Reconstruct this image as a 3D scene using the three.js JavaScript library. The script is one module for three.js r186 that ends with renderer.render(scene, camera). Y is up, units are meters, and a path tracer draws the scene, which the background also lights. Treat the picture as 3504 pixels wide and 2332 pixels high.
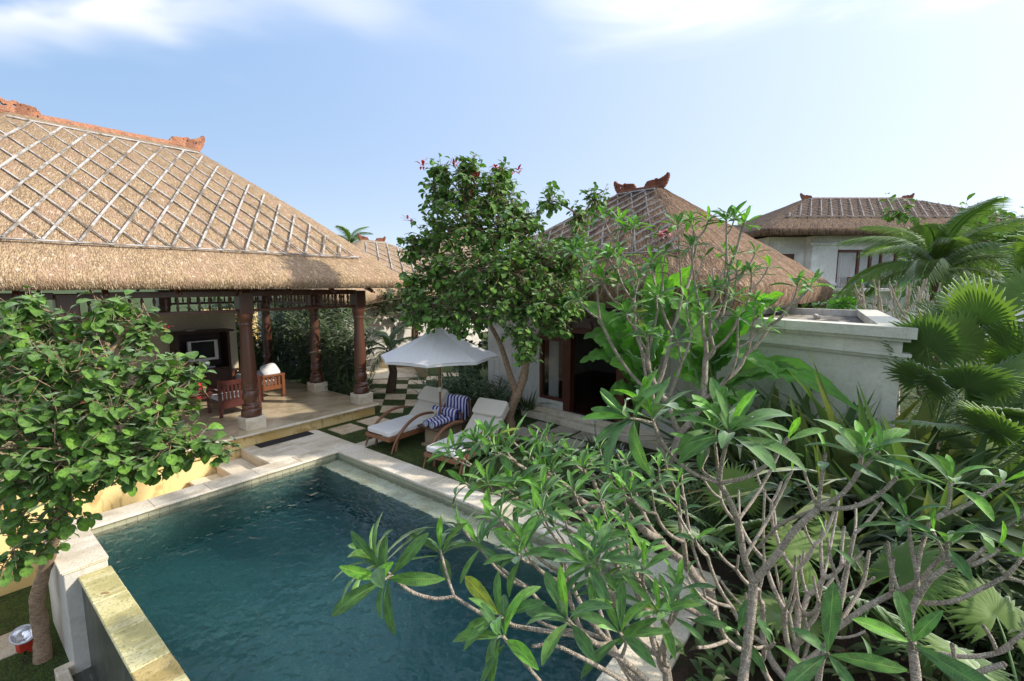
import * as THREE from 'three';
import { mergeGeometries, mergeVertices } from 'three/addons/utils/BufferGeometryUtils.js';

// ---------------------------------------------------------------- camera, sky, sun, exposure
const scene = new THREE.Scene();
const EYE = new THREE.Vector3(0, 3.5, 0);
const camera = new THREE.PerspectiveCamera(72.46, 1024 / 681, 0.05, 2000);
const YAW = 38.2 * Math.PI / 180, PITCH = Math.atan(129 / 1070);
camera.position.copy(EYE);
camera.lookAt(EYE.x + Math.cos(YAW) * Math.cos(PITCH), EYE.y - Math.sin(PITCH), EYE.z - Math.sin(YAW) * Math.cos(PITCH));
scene.add(camera);
const SUN = new THREE.Vector3(0.498, 0.497, 0.711).normalize();
const renderer = new THREE.WebGLRenderer({ antialias: true });
renderer.toneMapping = THREE.LinearToneMapping;
renderer.toneMappingExposure = 1.56;
renderer.shadowMap.enabled = true;
const sun = new THREE.DirectionalLight(new THREE.Color(1.0, 0.92, 0.80), 3.3);
sun.position.copy(SUN).multiplyScalar(60).add(new THREE.Vector3(6, 0, -6));
sun.target.position.set(6, 0, -6);
sun.castShadow = true;
sun.shadow.radius = 2.5;
sun.shadow.mapSize.set(4096, 4096);
Object.assign(sun.shadow.camera, { left: -30, right: 30, top: 30, bottom: -30, near: 1, far: 140 });
scene.add(sun, sun.target);

// ---------------------------------------------------------------- random numbers and noise
function rng(seed) { let a = seed >>> 0; return () => { a = (a + 0x6D2B79F5) >>> 0; let t = a; t = Math.imul(t ^ (t >>> 15), t | 1); t ^= t + Math.imul(t ^ (t >>> 7), t | 61); return ((t ^ (t >>> 14)) >>> 0) / 4294967296; }; }
function hash(x, y, s) { let h = Math.imul(x, 374761393) ^ Math.imul(y, 668265263) ^ Math.imul(s, 2147483647 ^ 0x5bd1e995); h = Math.imul(h ^ (h >>> 13), 1274126177); return ((h ^ (h >>> 16)) >>> 0) / 4294967296; }
function vnoise(x, y, px, py, s) {                                   // value noise, periodic in px, py
  const xi = Math.floor(x), yi = Math.floor(y), fx = x - xi, fy = y - yi, u = fx * fx * (3 - 2 * fx), v = fy * fy * (3 - 2 * fy);
  const m = (a, b) => ((a % b) + b) % b, x0 = m(xi, px), x1 = m(xi + 1, px), y0 = m(yi, py), y1 = m(yi + 1, py);
  return (hash(x0, y0, s) * (1 - u) + hash(x1, y0, s) * u) * (1 - v) + (hash(x0, y1, s) * (1 - u) + hash(x1, y1, s) * u) * v;
}
function fbm(x, y, px, py, s, o = 4) { let a = 0.5, r = 0, n = 0; for (let i = 0; i < o; i++) { r += a * vnoise(x, y, px, py, s + i * 17); n += a; a *= 0.5; x *= 2; y *= 2; px *= 2; py *= 2; } return r / n; }
const sstep = (a, b, x) => { const t = Math.min(1, Math.max(0, (x - a) / (b - a))); return t * t * (3 - 2 * t); };
const clamp = (x, a, b) => Math.min(b, Math.max(a, x));
const lerp = (a, b, t) => a + (b - a) * t;

// ---------------------------------------------------------------- sky
{
  const W = 2048, H = 1024, data = new Float32Array(W * H * 4);
  const deep = [0.155, 0.295, 0.515], pale = [0.35, 0.45, 0.68], hor = [0.60, 0.69, 0.765], cl = [0.70, 0.71, 0.78];
  const big = 4096;
  for (let j = 0; j < H; j++) for (let i = 0; i < W; i++) {
    const th = ((j + 0.5) / H - 0.5) * Math.PI, ph = ((i + 0.5) / W - 0.5) * 2 * Math.PI;
    const y = Math.sin(th), x = Math.cos(ph) * Math.cos(th), z = Math.sin(ph) * Math.cos(th);
    const el = Math.max(0, th) * 180 / Math.PI, k = (j * W + i) * 4;
    const g = Math.acos(clamp(x * SUN.x + y * SUN.y + z * SUN.z, -1, 1)) * 180 / Math.PI;
    const fa = 1 - sstep(45, 128, g), fh = Math.exp(-el / 10) * 0.92;
    let c = [0, 1, 2].map(n => lerp(lerp(deep[n], pale[n], fa), hor[n], fh));
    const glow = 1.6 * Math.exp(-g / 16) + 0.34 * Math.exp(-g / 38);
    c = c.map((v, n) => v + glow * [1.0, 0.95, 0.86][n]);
    if (th > 0.02) {                                                   // thin high cloud on a flat layer
      const s = 1 / Math.max(0.08, y), u = x * s, v = z * s;
      const a = 0.55 * u + 0.83 * v, b = -0.83 * u + 0.55 * v;         // drawn out along one direction
      const wx = fbm(a * 0.8 + 50, b * 0.8 + 50, big, big, 5, 3) - 0.5, wy = fbm(a * 0.8 + 90, b * 0.8 + 20, big, big, 9, 3) - 0.5;
      const cover = fbm(a * 0.75 + 31.3, b * 0.55 + 70.5, big, big, 41, 3), edge = fbm(a * 1.1 + 11.7, b * 1.1 + 47.1, big, big, 83, 4);
      const wisp = fbm(a * 2.2 + wx * 2.6 + 100, b * 3.4 + wy * 2.4 + 100, big, big, 63, 6);
      const gap = 1 - 0.9 * Math.exp(-(((a + 0.22) / 0.34) ** 2)), bb = b + 0.95 * (edge - 0.5);
      let m = sstep(-2.28, -1.78, bb) * gap * sstep(0.22, 0.62, cover) * sstep(0.24, 0.66, wisp) * sstep(0.24, 0.38, y);
      m = clamp(m * 1.15, 0, 0.9);
      c = c.map((q, n) => lerp(q, Math.max(q, cl[n] * (1 + 0.9 * Math.exp(-g / 40))), m));
    }
    if (th < 0) { const d = sstep(0, -0.06, th); c = c.map((q, n) => lerp(q, [0.30, 0.31, 0.27][n], d)); }
    data[k] = c[0]; data[k + 1] = c[1]; data[k + 2] = c[2]; data[k + 3] = 1;
  }
  const t = new THREE.DataTexture(data, W, H, THREE.RGBAFormat, THREE.FloatType);
  t.mapping = THREE.EquirectangularReflectionMapping; t.magFilter = THREE.LinearFilter; t.minFilter = THREE.LinearFilter; t.wrapS = THREE.RepeatWrapping; t.needsUpdate = true;
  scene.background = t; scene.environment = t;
}

// ---------------------------------------------------------------- textures and materials
function tex(n, fn, size, srgb = true) {                              // fn(u, v) in 0..1 -> [r, g, b] in 0..1; size = metres per tile
  const d = new Uint8Array(n * n * 4);
  for (let j = 0; j < n; j++) for (let i = 0; i < n; i++) { const c = fn((i + 0.5) / n, (j + 0.5) / n), k = (j * n + i) * 4; d[k] = clamp(c[0], 0, 1) * 255; d[k + 1] = clamp(c[1], 0, 1) * 255; d[k + 2] = clamp(c[2], 0, 1) * 255; d[k + 3] = 255; }
  const t = new THREE.DataTexture(d, n, n, THREE.RGBAFormat); t.wrapS = t.wrapT = THREE.RepeatWrapping; t.magFilter = THREE.LinearFilter; t.minFilter = THREE.LinearMipmapLinearFilter; t.generateMipmaps = true;
  if (srgb) t.colorSpace = THREE.SRGBColorSpace;
  if (size) t.repeat.set(1 / size, 1 / size);
  t.needsUpdate = true; return t;
}
const g3 = v => [v, v, v];
const mat = (o) => new THREE.MeshPhysicalMaterial({ side: THREE.DoubleSide, roughness: 0.85, ...o });
const lin = (r, g, b) => new THREE.Color().setRGB(r, g, b);
const mixc = (a, b, t) => a.map((v, i) => v + (b[i] - v) * t);
// thatch: short stalks running down the slope, straw and grey-pink stalks mixed
const thA = tex(1024, (u, v) => {
  const s = fbm(u * 170, v * 52, 170, 52, 3, 3), s2 = fbm(u * 300, v * 120, 300, 120, 8, 2), p = fbm(u * 7, v * 7, 7, 7, 12, 4), q = fbm(u * 60, v * 22, 60, 22, 21, 2);
  let c = mixc([0.44, 0.36, 0.27], [0.84, 0.75, 0.58], sstep(0.22, 0.80, 0.55 * s + 0.45 * s2));
  c = mixc(c, [0.68, 0.56, 0.46], 0.45 * sstep(0.40, 0.66, p));
  c = mixc(c, [0.88, 0.82, 0.74], 0.6 * sstep(0.72, 0.82, q));
  return mixc(c, [0.28, 0.22, 0.17], 0.75 * sstep(0.62, 0.76, s2));
}, 1.9);
const thB = tex(1024, (u, v) => g3(0.6 * fbm(u * 170, v * 52, 170, 52, 3, 3) + 0.25 * fbm(u * 300, v * 120, 300, 120, 8, 2) + 0.3 * fbm(u * 24, v * 10, 24, 10, 33, 3)), 1.9, false);
// older thatch: weathered patches and long dark runs between straw-coloured bundles
const thC = tex(1024, (u, v) => {
  const s = fbm(u * 150, v * 44, 150, 44, 3, 3), s2 = fbm(u * 260, v * 100, 260, 100, 8, 2), b = fbm(u * 34, v * 7, 34, 7, 15, 3), p = fbm(u * 5, v * 5, 5, 5, 12, 4), q = fbm(u * 60, v * 22, 60, 22, 21, 2);
  let c = mixc([0.33, 0.26, 0.20], [0.80, 0.68, 0.54], sstep(0.24, 0.78, 0.5 * s + 0.5 * s2));
  c = mixc(c, [0.36, 0.29, 0.24], 0.75 * sstep(0.48, 0.66, b)); c = mixc(c, [0.62, 0.52, 0.42], 0.5 * sstep(0.5, 0.7, p));
  c = mixc(c, [0.83, 0.77, 0.67], 0.6 * sstep(0.68, 0.80, q)); return mixc(c, [0.20, 0.15, 0.12], 0.75 * sstep(0.60, 0.74, s2));
}, 2.6);
const thD = tex(1024, (u, v) => g3(0.4 * fbm(u * 150, v * 44, 150, 44, 3, 3) + 0.25 * fbm(u * 260, v * 100, 260, 100, 8, 2) + 0.5 * fbm(u * 34, v * 7, 34, 7, 15, 3)), 2.6, false);
const stuccoT = tex(1024, (u, v) => { const p = fbm(u * 4, v * 4, 4, 4, 3, 4), f = fbm(u * 90, v * 90, 90, 90, 7, 2), r = fbm(u * 46, v * 3, 46, 3, 19, 3), g = fbm(u * 8, v * 5, 8, 5, 37, 4), k = fbm(u * 26, v * 26, 26, 26, 43, 4); let c = g3(0.90 + 0.10 * sstep(0.3, 0.7, p) - 0.06 * f); c = mixc(c, [0.62, 0.60, 0.52], 0.20 * sstep(0.56, 0.72, r) * sstep(0.45, 0.65, g)); return mixc(c, [0.56, 0.55, 0.46], 0.09 * sstep(0.64, 0.76, k)); }, 2.9);
const stuccoB = tex(512, (u, v) => g3(fbm(u * 120, v * 120, 120, 120, 5, 3)), 1.3, false);
const stoneT = tex(1024, (u, v) => {
  const p = fbm(u * 6, v * 6, 6, 6, 13, 5), f = fbm(u * 110, v * 110, 110, 110, 17, 3), w = fbm(u * 3, v * 9, 3, 9, 19, 4);
  let c = mixc([0.93, 0.89, 0.81], [0.80, 0.75, 0.66], 0.75 * sstep(0.42, 0.72, p)); c = mixc(c, [0.98, 0.96, 0.92], 0.5 * sstep(0.5, 0.7, w));
  return mixc(c, [0.62, 0.57, 0.48], 0.45 * sstep(0.62, 0.78, f));
}, 1.7);
const stoneB = tex(512, (u, v) => g3(0.6 * fbm(u * 60, v * 60, 60, 60, 23, 4) + 0.4 * fbm(u * 8, v * 8, 8, 8, 27, 3)), 1.1, false);
const woodT = tex(512, (u, v) => { const s = fbm(u * 46, v * 3, 46, 3, 3, 3), p = fbm(u * 6, v * 2, 6, 2, 9, 3), r = 0.5 + 0.5 * Math.sin(u * 80 + 9 * fbm(u * 4, v * 2, 4, 2, 31, 3)); return g3(0.62 + 0.30 * s + 0.12 * p - 0.12 * r * s); }, 0.6);
const woodB = tex(512, (u, v) => g3(fbm(u * 70, v * 4, 70, 4, 3, 3)), 0.6, false);
const battenT = tex(256, (u, v) => { const s = fbm(u * 14, v * 14, 14, 14, 3, 4), p = fbm(u * 3, v * 3, 3, 3, 9, 3); return mixc(g3(0.98), [0.55, 0.50, 0.44], 0.85 * sstep(0.42, 0.68, 0.5 * s + 0.5 * p)); }, 1.1);
const barkT = tex(512, (u, v) => { const p = fbm(u * 8, v * 8, 8, 8, 3, 4), f = fbm(u * 60, v * 70, 60, 70, 7, 3), r = fbm(u * 6, v * 60, 6, 60, 71, 2); let c = mixc([0.58, 0.54, 0.49], [0.70, 0.66, 0.61], sstep(0.35, 0.65, p)); c = mixc(c, [0.90, 0.87, 0.80], 0.85 * sstep(0.60, 0.70, f)); return mixc(c, [0.36, 0.29, 0.24], 0.28 * sstep(0.56, 0.72, r)); }, 0.35);
const barkB = tex(512, (u, v) => g3(0.7 * fbm(u * 60, v * 70, 60, 70, 7, 3) + 0.3 * fbm(u * 5, v * 60, 5, 60, 71, 2)), 0.35, false);
const grassT = tex(1024, (u, v) => { const p = fbm(u * 9, v * 9, 9, 9, 3, 4), f = fbm(u * 210, v * 210, 210, 210, 7, 2), d = fbm(u * 34, v * 34, 34, 34, 41, 3); let c = mixc([0.18, 0.25, 0.08], [0.34, 0.42, 0.15], sstep(0.28, 0.72, f)); c = mixc(c, [0.43, 0.42, 0.22], 0.55 * sstep(0.50, 0.74, p)); return mixc(c, [0.22, 0.17, 0.11], 0.5 * sstep(0.60, 0.76, d)); }, 2.3);
const grassB = tex(512, (u, v) => g3(fbm(u * 130, v * 130, 130, 130, 7, 3)), 1.15, false);
const soilT = tex(512, (u, v) => { const p = fbm(u * 12, v * 12, 12, 12, 3, 4), f = fbm(u * 120, v * 120, 120, 120, 7, 3); return mixc(mixc([0.20, 0.15, 0.11], [0.33, 0.26, 0.19], f), [0.17, 0.20, 0.09], 0.6 * sstep(0.45, 0.7, p)); }, 1.6);
const fabricT = tex(256, (u, v) => g3(0.93 + 0.07 * (0.5 + 0.5 * Math.sin(u * 2 * Math.PI * 64) * Math.sin(v * 2 * Math.PI * 64)) - 0.05 * fbm(u * 5, v * 5, 5, 5, 9, 3)), 0.25);
const terraT = tex(512, (u, v) => { const p = fbm(u * 7, v * 7, 7, 7, 3, 4), f = fbm(u * 70, v * 70, 70, 70, 9, 3); let c = mixc([0.82, 0.55, 0.41], [0.66, 0.43, 0.32], sstep(0.35, 0.7, p)); c = mixc(c, [0.30, 0.22, 0.17], 0.6 * sstep(0.58, 0.74, f)); return mixc(c, [0.86, 0.70, 0.56], 0.5 * sstep(0.62, 0.8, fbm(u * 16, v * 16, 16, 16, 51, 3))); }, 0.8);
const stripeT = tex(256, (u, v) => { const w = (u * 2) % 1 < 0.5; const n = 0.06 * fbm(u * 90, v * 90, 90, 90, 3, 2); return w ? [0.165 + n, 0.205 + n, 0.50 + n] : [0.80 + n, 0.79 + n, 0.86 + n]; }, 0.2);
const slabT = tex(512, (u, v) => { const p = fbm(u * 4, v * 4, 4, 4, 3, 5), q = fbm(u * 2, v * 12, 2, 12, 15, 4); return mixc(mixc([0.66, 0.63, 0.57], [0.40, 0.38, 0.34], sstep(0.42, 0.62, p)), [0.15, 0.14, 0.12], 0.8 * sstep(0.52, 0.66, q)); }, 4.2);
const yellowT = tex(1024, (u, v) => { const p = fbm(u * 3, v * 3, 3, 3, 3, 5), s = fbm(u * 10, v * 10, 10, 10, 9, 4), d = fbm(u * 40, v * 10, 40, 10, 19, 3); let c = mixc([0.94, 0.83, 0.58], [0.90, 0.76, 0.48], sstep(0.35, 0.65, p)); c = mixc(c, [0.72, 0.57, 0.34], 0.6 * sstep(0.56, 0.74, s)); return mixc(c, [0.55, 0.45, 0.30], 0.35 * sstep(0.62, 0.8, d)); }, 2.4);
const weirT = tex(512, (u, v) => { const p = fbm(u * 5, v * 5, 5, 5, 3, 5), f = fbm(u * 70, v * 70, 70, 70, 9, 3), s = fbm(u * 3, v * 22, 3, 22, 29, 4); let c = mixc([0.86, 0.82, 0.60], [0.74, 0.70, 0.48], sstep(0.35, 0.68, p)); c = mixc(c, [0.93, 0.89, 0.72], 0.5 * sstep(0.5, 0.7, s)); return mixc(c, [0.50, 0.50, 0.30], 0.45 * sstep(0.58, 0.74, f)); }, 1.3);
const ripB = tex(1024, (u, v) => g3(0.40 * fbm(u * 13, v * 13, 13, 13, 3, 2) + 0.38 * fbm(u * 34, v * 26, 34, 26, 11, 2) + 0.22 * fbm(u * 70, v * 56, 70, 56, 17, 2)), 3.4, false);
const poolT = tex(512, (u, v) => { const p = fbm(u * 5, v * 5, 5, 5, 3, 4), f = fbm(u * 26, v * 26, 26, 26, 9, 3); return mixc(mixc([0.56, 0.64, 0.56], [0.44, 0.53, 0.48], p), [0.66, 0.71, 0.60], 0.5 * sstep(0.5, 0.75, f)); }, 1.5);
const greyT = tex(512, (u, v) => { const p = fbm(u * 5, v * 5, 5, 5, 3, 4), f = fbm(u * 60, v * 8, 60, 8, 9, 3); return mixc(mixc([0.36, 0.37, 0.33], [0.26, 0.28, 0.25], p), [0.58, 0.57, 0.50], 0.55 * sstep(0.66, 0.82, f)); }, 1.6);
// plumeria leaf: light midrib and side veins; broad leaf the same, weaker
const veinLeaf = (base, vein, k, wts) => tex(256, (u, v) => {
  const a = Math.abs(u - 0.5) * 2, mid = 1 - sstep(0.02, 0.07, a), ph = v * k - a * 1.6, side = 1 - sstep(0.04, 0.16, Math.abs((ph % 1 + 1) % 1 - 0.5));
  const p = fbm(u * 5, v * 9, 5, 9, 13, 4), sp = fbm(u * 22, v * 40, 22, 40, 57, 3); let c = mixc(base, base.map(q => q * 1.3), sstep(0.3, 0.7, p)); c = mixc(c, [0.60, 0.56, 0.22], 0.5 * sstep(0.66, 0.78, sp)); c = mixc(c, vein, wts[0] * side); return mixc(c, vein, wts[1] * mid);
}, 0);
const plumT = veinLeaf([0.255, 0.41, 0.19], [0.55, 0.66, 0.36], 26, [0.30, 0.85]);
const broadT = veinLeaf([0.27, 0.41, 0.13], [0.46, 0.57, 0.25], 9, [0.30, 0.6]);
const bigT = veinLeaf([0.30, 0.52, 0.15], [0.50, 0.68, 0.26], 40, [0.28, 0.8]);
const fanT = tex(128, (u, v) => g3(0.86 + 0.14 * fbm(u * 40, v * 6, 40, 6, 3, 2)), 0);
const M = {
  thatch: mat({ map: thA, bumpMap: thB, bumpScale: 0.026, roughness: 1, color: lin(1.06, 1.03, 1.08) }),
  thatchOld: mat({ map: thC, bumpMap: thD, bumpScale: 0.07, roughness: 1, color: lin(1.0, 0.92, 0.86) }),
  straw: mat({ color: lin(0.46, 0.38, 0.27), roughness: 1 }),
  strawOld: mat({ color: lin(0.24, 0.185, 0.14), roughness: 1 }),
  batten: mat({ map: battenT, bumpMap: woodB, bumpScale: 0.003, color: lin(0.46, 0.44, 0.41) }),
  battenGrey: mat({ map: battenT, bumpMap: woodB, bumpScale: 0.003, color: lin(0.25, 0.24, 0.235) }),
  terra: mat({ map: terraT, bumpMap: stuccoB, bumpScale: 0.01, color: lin(0.74, 0.80, 0.84) }),
  terraOld: mat({ map: terraT, bumpMap: stuccoB, bumpScale: 0.01, color: lin(0.36, 0.27, 0.22) }),
  white: mat({ map: stuccoT, bumpMap: stuccoB, bumpScale: 0.004, color: lin(0.78, 0.75, 0.67) }),
  paint: mat({ map: stuccoT, bumpMap: stuccoB, bumpScale: 0.004, color: lin(0.88, 0.88, 0.83) }),
  thatchGrey: mat({ map: thC, bumpMap: thD, bumpScale: 0.07, roughness: 1, color: lin(0.66, 0.62, 0.60) }),
  annex: mat({ map: stuccoT, bumpMap: stuccoB, bumpScale: 0.004, color: lin(0.80, 0.78, 0.64) }),
  cream: mat({ map: stuccoT, bumpMap: stuccoB, bumpScale: 0.004, color: lin(0.66, 0.58, 0.42) }),
  yellow: mat({ map: yellowT, bumpMap: stuccoB, bumpScale: 0.004, color: lin(0.93, 0.93, 0.93) }),
  ochre: mat({ map: stuccoT, bumpMap: stuccoB, bumpScale: 0.006, color: lin(0.50, 0.40, 0.24) }),
  stone: mat({ map: stoneT, bumpMap: stoneB, bumpScale: 0.005, roughness: 0.75, color: lin(0.93, 0.92, 0.89) }),
  stone2: mat({ map: stoneT, bumpMap: stoneB, bumpScale: 0.005, roughness: 0.75, color: lin(0.85, 0.83, 0.78) }),
  stone3: mat({ map: stoneT, bumpMap: stoneB, bumpScale: 0.005, roughness: 0.8, color: lin(0.80, 0.70, 0.58) }),
  paver: mat({ map: stoneT, bumpMap: stoneB, bumpScale: 0.008, roughness: 0.9, color: lin(0.80, 0.70, 0.58) }),
  paverGrey: mat({ map: stoneT, bumpMap: stoneB, bumpScale: 0.008, roughness: 0.9, color: lin(0.62, 0.60, 0.57) }),
  tile: mat({ map: stoneT, roughness: 0.22, color: lin(0.72, 0.66, 0.54) }),
  tile2: mat({ map: stoneT, roughness: 0.26, color: lin(0.68, 0.62, 0.50) }),
  weir: mat({ map: weirT, bumpMap: stoneB, bumpScale: 0.006, roughness: 0.55 }),
  weirBrown: mat({ map: weirT, bumpMap: stoneB, bumpScale: 0.006, roughness: 0.55, color: lin(0.78, 0.66, 0.55) }),
  slate: mat({ map: greyT, bumpMap: stoneB, bumpScale: 0.006, roughness: 0.4 }),
  pool: mat({ map: poolT, roughness: 0.7, color: lin(0.9, 0.98, 1.0) }),
  poolLedge: mat({ map: stoneT, roughness: 0.7, color: lin(0.90, 0.95, 0.80) }),
  poolTile: mat({ map: stoneT, roughness: 0.35, color: lin(0.50, 0.53, 0.44) }),
  poolTile2: mat({ map: stoneT, roughness: 0.35, color: lin(0.47, 0.50, 0.42) }),
  water: mat({ color: 0xffffff, roughness: 0.02, transmission: 1, thickness: 1, ior: 1.33, attenuationColor: lin(0.66, 0.81, 0.87), attenuationDistance: 1.0, bumpMap: ripB, bumpScale: 0.042, specularIntensity: 1 }),
  grout: mat({ color: lin(0.34, 0.31, 0.26), roughness: 1 }),
  teak: mat({ map: woodT, bumpMap: woodB, bumpScale: 0.002, color: lin(0.36, 0.15, 0.06), roughness: 0.5, clearcoat: 0.25, clearcoatRoughness: 0.4 }),
  column: mat({ map: woodT, bumpMap: woodB, bumpScale: 0.002, color: lin(0.155, 0.055, 0.026), roughness: 0.35, clearcoat: 0.5, clearcoatRoughness: 0.25 }),
  redwood: mat({ map: woodT, bumpMap: woodB, bumpScale: 0.002, color: lin(0.12, 0.026, 0.018), roughness: 0.35, clearcoat: 0.4, clearcoatRoughness: 0.3 }),
  orangewood: mat({ map: woodT, bumpMap: woodB, bumpScale: 0.002, color: lin(0.32, 0.11, 0.04), roughness: 0.4, clearcoat: 0.4, clearcoatRoughness: 0.3 }),
  darkwood: mat({ map: woodT, bumpMap: woodB, bumpScale: 0.002, color: lin(0.055, 0.022, 0.014), roughness: 0.45 }),
  doorwood: mat({ map: woodT, bumpMap: woodB, bumpScale: 0.002, color: lin(0.16, 0.045, 0.022), roughness: 0.5 }),
  tablewood: mat({ map: woodT, bumpMap: woodB, bumpScale: 0.002, color: lin(0.15, 0.085, 0.05), roughness: 0.6 }),
  stoneBase: mat({ map: stoneT, bumpMap: stoneB, bumpScale: 0.01, color: lin(0.42, 0.35, 0.26) }),
  cushion: mat({ map: fabricT, color: lin(0.86, 0.84, 0.79), sheen: 0.3 }),
  cushionBack: mat({ map: fabricT, color: lin(0.66, 0.62, 0.52), sheen: 0.3 }),
  canopy: mat({ map: fabricT, color: lin(0.92, 0.91, 0.88), roughness: 1, transmission: 0.3, thickness: 0 }),
  towel: mat({ map: stripeT, roughness: 1, sheen: 0.5 }),
  rubber: mat({ color: lin(0.022, 0.022, 0.024), bumpMap: stuccoB, bumpScale: 0.004, roughness: 0.9 }),
  black: mat({ color: lin(0.012, 0.011, 0.011), roughness: 0.4 }),
  screen: mat({ color: lin(0.008, 0.009, 0.011), roughness: 0.12 }),
  silver: mat({ color: lin(0.55, 0.56, 0.58), roughness: 0.35, metalness: 0.3 }),
  chrome: mat({ color: lin(0.75, 0.76, 0.77), roughness: 0.14, metalness: 1 }),
  redPlastic: mat({ color: lin(0.52, 0.04, 0.02), roughness: 0.5 }),
  glass: mat({ color: 0xffffff, roughness: 0, transmission: 1, thickness: 0, ior: 1.5 }),
  lampGlass: mat({ color: 0xffffff, roughness: 0, transmission: 1, thickness: 0, ior: 1.5 }),
  curtain: mat({ color: lin(0.50, 0.49, 0.46), roughness: 1 }),
  sheet: mat({ map: fabricT, color: lin(0.75, 0.75, 0.75) }),
  darkCloth: mat({ map: fabricT, color: lin(0.05, 0.06, 0.075) }),
  wicker: mat({ map: woodT, bumpMap: woodB, bumpScale: 0.01, color: lin(0.36, 0.27, 0.17) }),
  slab: mat({ map: slabT, bumpMap: stuccoB, bumpScale: 0.006, roughness: 0.7 }),
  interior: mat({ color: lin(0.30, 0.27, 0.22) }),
  darkFloor: mat({ map: woodT, color: lin(0.09, 0.03, 0.02), roughness: 0.3 }),
  grass: mat({ map: grassT, bumpMap: grassB, bumpScale: 0.03, roughness: 1, color: lin(0.72, 0.80, 0.70) }),
  soil: mat({ map: soilT, bumpMap: grassB, bumpScale: 0.04, roughness: 1 }),
  bark: mat({ map: barkT, bumpMap: barkB, bumpScale: 0.012, color: lin(0.86, 0.83, 0.78) }),
  barkPale: mat({ map: barkT, bumpMap: barkB, bumpScale: 0.012, color: lin(1.0, 0.97, 0.92) }),
  barkTan: mat({ map: barkT, bumpMap: barkB, bumpScale: 0.01, color: lin(0.85, 0.66, 0.50) }),
  barkDark: mat({ map: barkT, bumpMap: barkB, bumpScale: 0.01, color: lin(0.28, 0.21, 0.15) }),
  stem: mat({ color: lin(0.10, 0.19, 0.05), roughness: 0.6 }),
  twig: mat({ color: lin(0.17, 0.12, 0.07), roughness: 0.9 }),
  red: mat({ color: lin(0.55, 0.015, 0.03), roughness: 0.7, transmission: 0.3, thickness: 0 }),
  pink: mat({ color: lin(0.78, 0.34, 0.38), roughness: 0.9, transmission: 0.3, thickness: 0 }),
  orange: mat({ color: lin(0.62, 0.14, 0.03), roughness: 0.9, transmission: 0.3, thickness: 0 }),
  lily: mat({ color: lin(0.75, 0.74, 0.72), roughness: 0.9, transmission: 0.3, thickness: 0 }),
  blueTowel: mat({ color: lin(0.045, 0.06, 0.20), roughness: 1 }), tealTowel: mat({ color: lin(0.05, 0.22, 0.27), roughness: 1 }), yellowTowel: mat({ color: lin(0.40, 0.36, 0.17), roughness: 1 }),
  coco: mat({ color: lin(0.50, 0.36, 0.08), roughness: 0.5 }),
};
const leafMat = (map, r, g, b, t = 0.38, coat = 0.28) => mat({ map, color: lin(r, g, b), roughness: 0.95, transmission: t, thickness: 0, clearcoat: coat, clearcoatRoughness: 0.42 });
const L = {
  plum: [leafMat(plumT, 1.0, 1.05, 0.8), leafMat(plumT, 0.78, 0.88, 0.75), leafMat(plumT, 1.25, 1.25, 0.75), leafMat(plumT, 0.9, 0.95, 0.95)],
  plumYoung: leafMat(plumT, 1.9, 2.1, 0.6, 0.5), plumOld: leafMat(plumT, 3.6, 1.9, 0.5, 0.4), dry: mat({ color: lin(0.36, 0.20, 0.07), roughness: 1 }),
  broad: [leafMat(broadT, 1.25, 1.28, 0.9), leafMat(broadT, 1.0, 1.08, 0.82), leafMat(broadT, 1.65, 1.65, 0.85), leafMat(broadT, 0.82, 0.9, 0.72)],
  big: [leafMat(bigT, 1.25, 1.2, 0.7, 0.55), leafMat(bigT, 0.95, 1.0, 0.65, 0.5), leafMat(bigT, 1.6, 1.5, 0.75, 0.6)],
  fan: [leafMat(fanT, 0.17, 0.31, 0.028, 0.5, 0.1), leafMat(fanT, 0.12, 0.24, 0.028, 0.48, 0.1), leafMat(fanT, 0.19, 0.33, 0.03, 0.52, 0.1)],
  strap: [leafMat(fanT, 0.13, 0.24, 0.03, 0.45, 0.12), leafMat(fanT, 0.08, 0.17, 0.03, 0.4, 0.12), leafMat(fanT, 0.21, 0.27, 0.04, 0.45, 0.12)],
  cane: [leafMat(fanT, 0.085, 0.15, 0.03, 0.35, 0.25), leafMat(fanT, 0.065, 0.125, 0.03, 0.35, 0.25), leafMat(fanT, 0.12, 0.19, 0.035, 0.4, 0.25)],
};
// ---------------------------------------------------------------- building helpers
const V = (x, y, z) => new THREE.Vector3(x, y, z);
const UP = V(0, 1, 0);
const used = new Map();
function numbered(n) { const k = used.get(n) || 0; used.set(n, k + 1); return k ? `${n}_${String(k).padStart(3, '0')}` : n; }
function tag(o, label, category, group, kind) { o.userData.label = label; if (category) o.userData.category = category; if (group) o.userData.group = group; if (kind) o.userData.kind = kind; return o; }
function thing(name, label, category, pos = [0, 0, 0], turn = 0, group) { const o = new THREE.Group(); o.name = numbered(name); o.position.set(...pos); o.rotation.y = turn; scene.add(o); return tag(o, label, category, group); }
function part(name, geo, m, parent, label) { const o = new THREE.Mesh(geo, m); o.name = name; o.castShadow = o.receiveShadow = true; parent.add(o); if (label) o.userData.label = label; return o; }
function solo(name, geo, m, label, category, group) { const o = part(numbered(name), geo, m, scene); return tag(o, label, category, group); }
function struct(name, geo, m, label) { const o = part(numbered(name), geo, m, scene); o.userData.kind = 'structure'; o.userData.label = label || name.replaceAll('_', ' '); return o; }
function prep(g) { g = g.index ? g.toNonIndexed() : g; for (const k of Object.keys(g.attributes)) if (!['position', 'normal', 'uv'].includes(k)) g.deleteAttribute(k); return g; }
const merge = (a) => mergeGeometries(a.map(prep), false);
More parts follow.
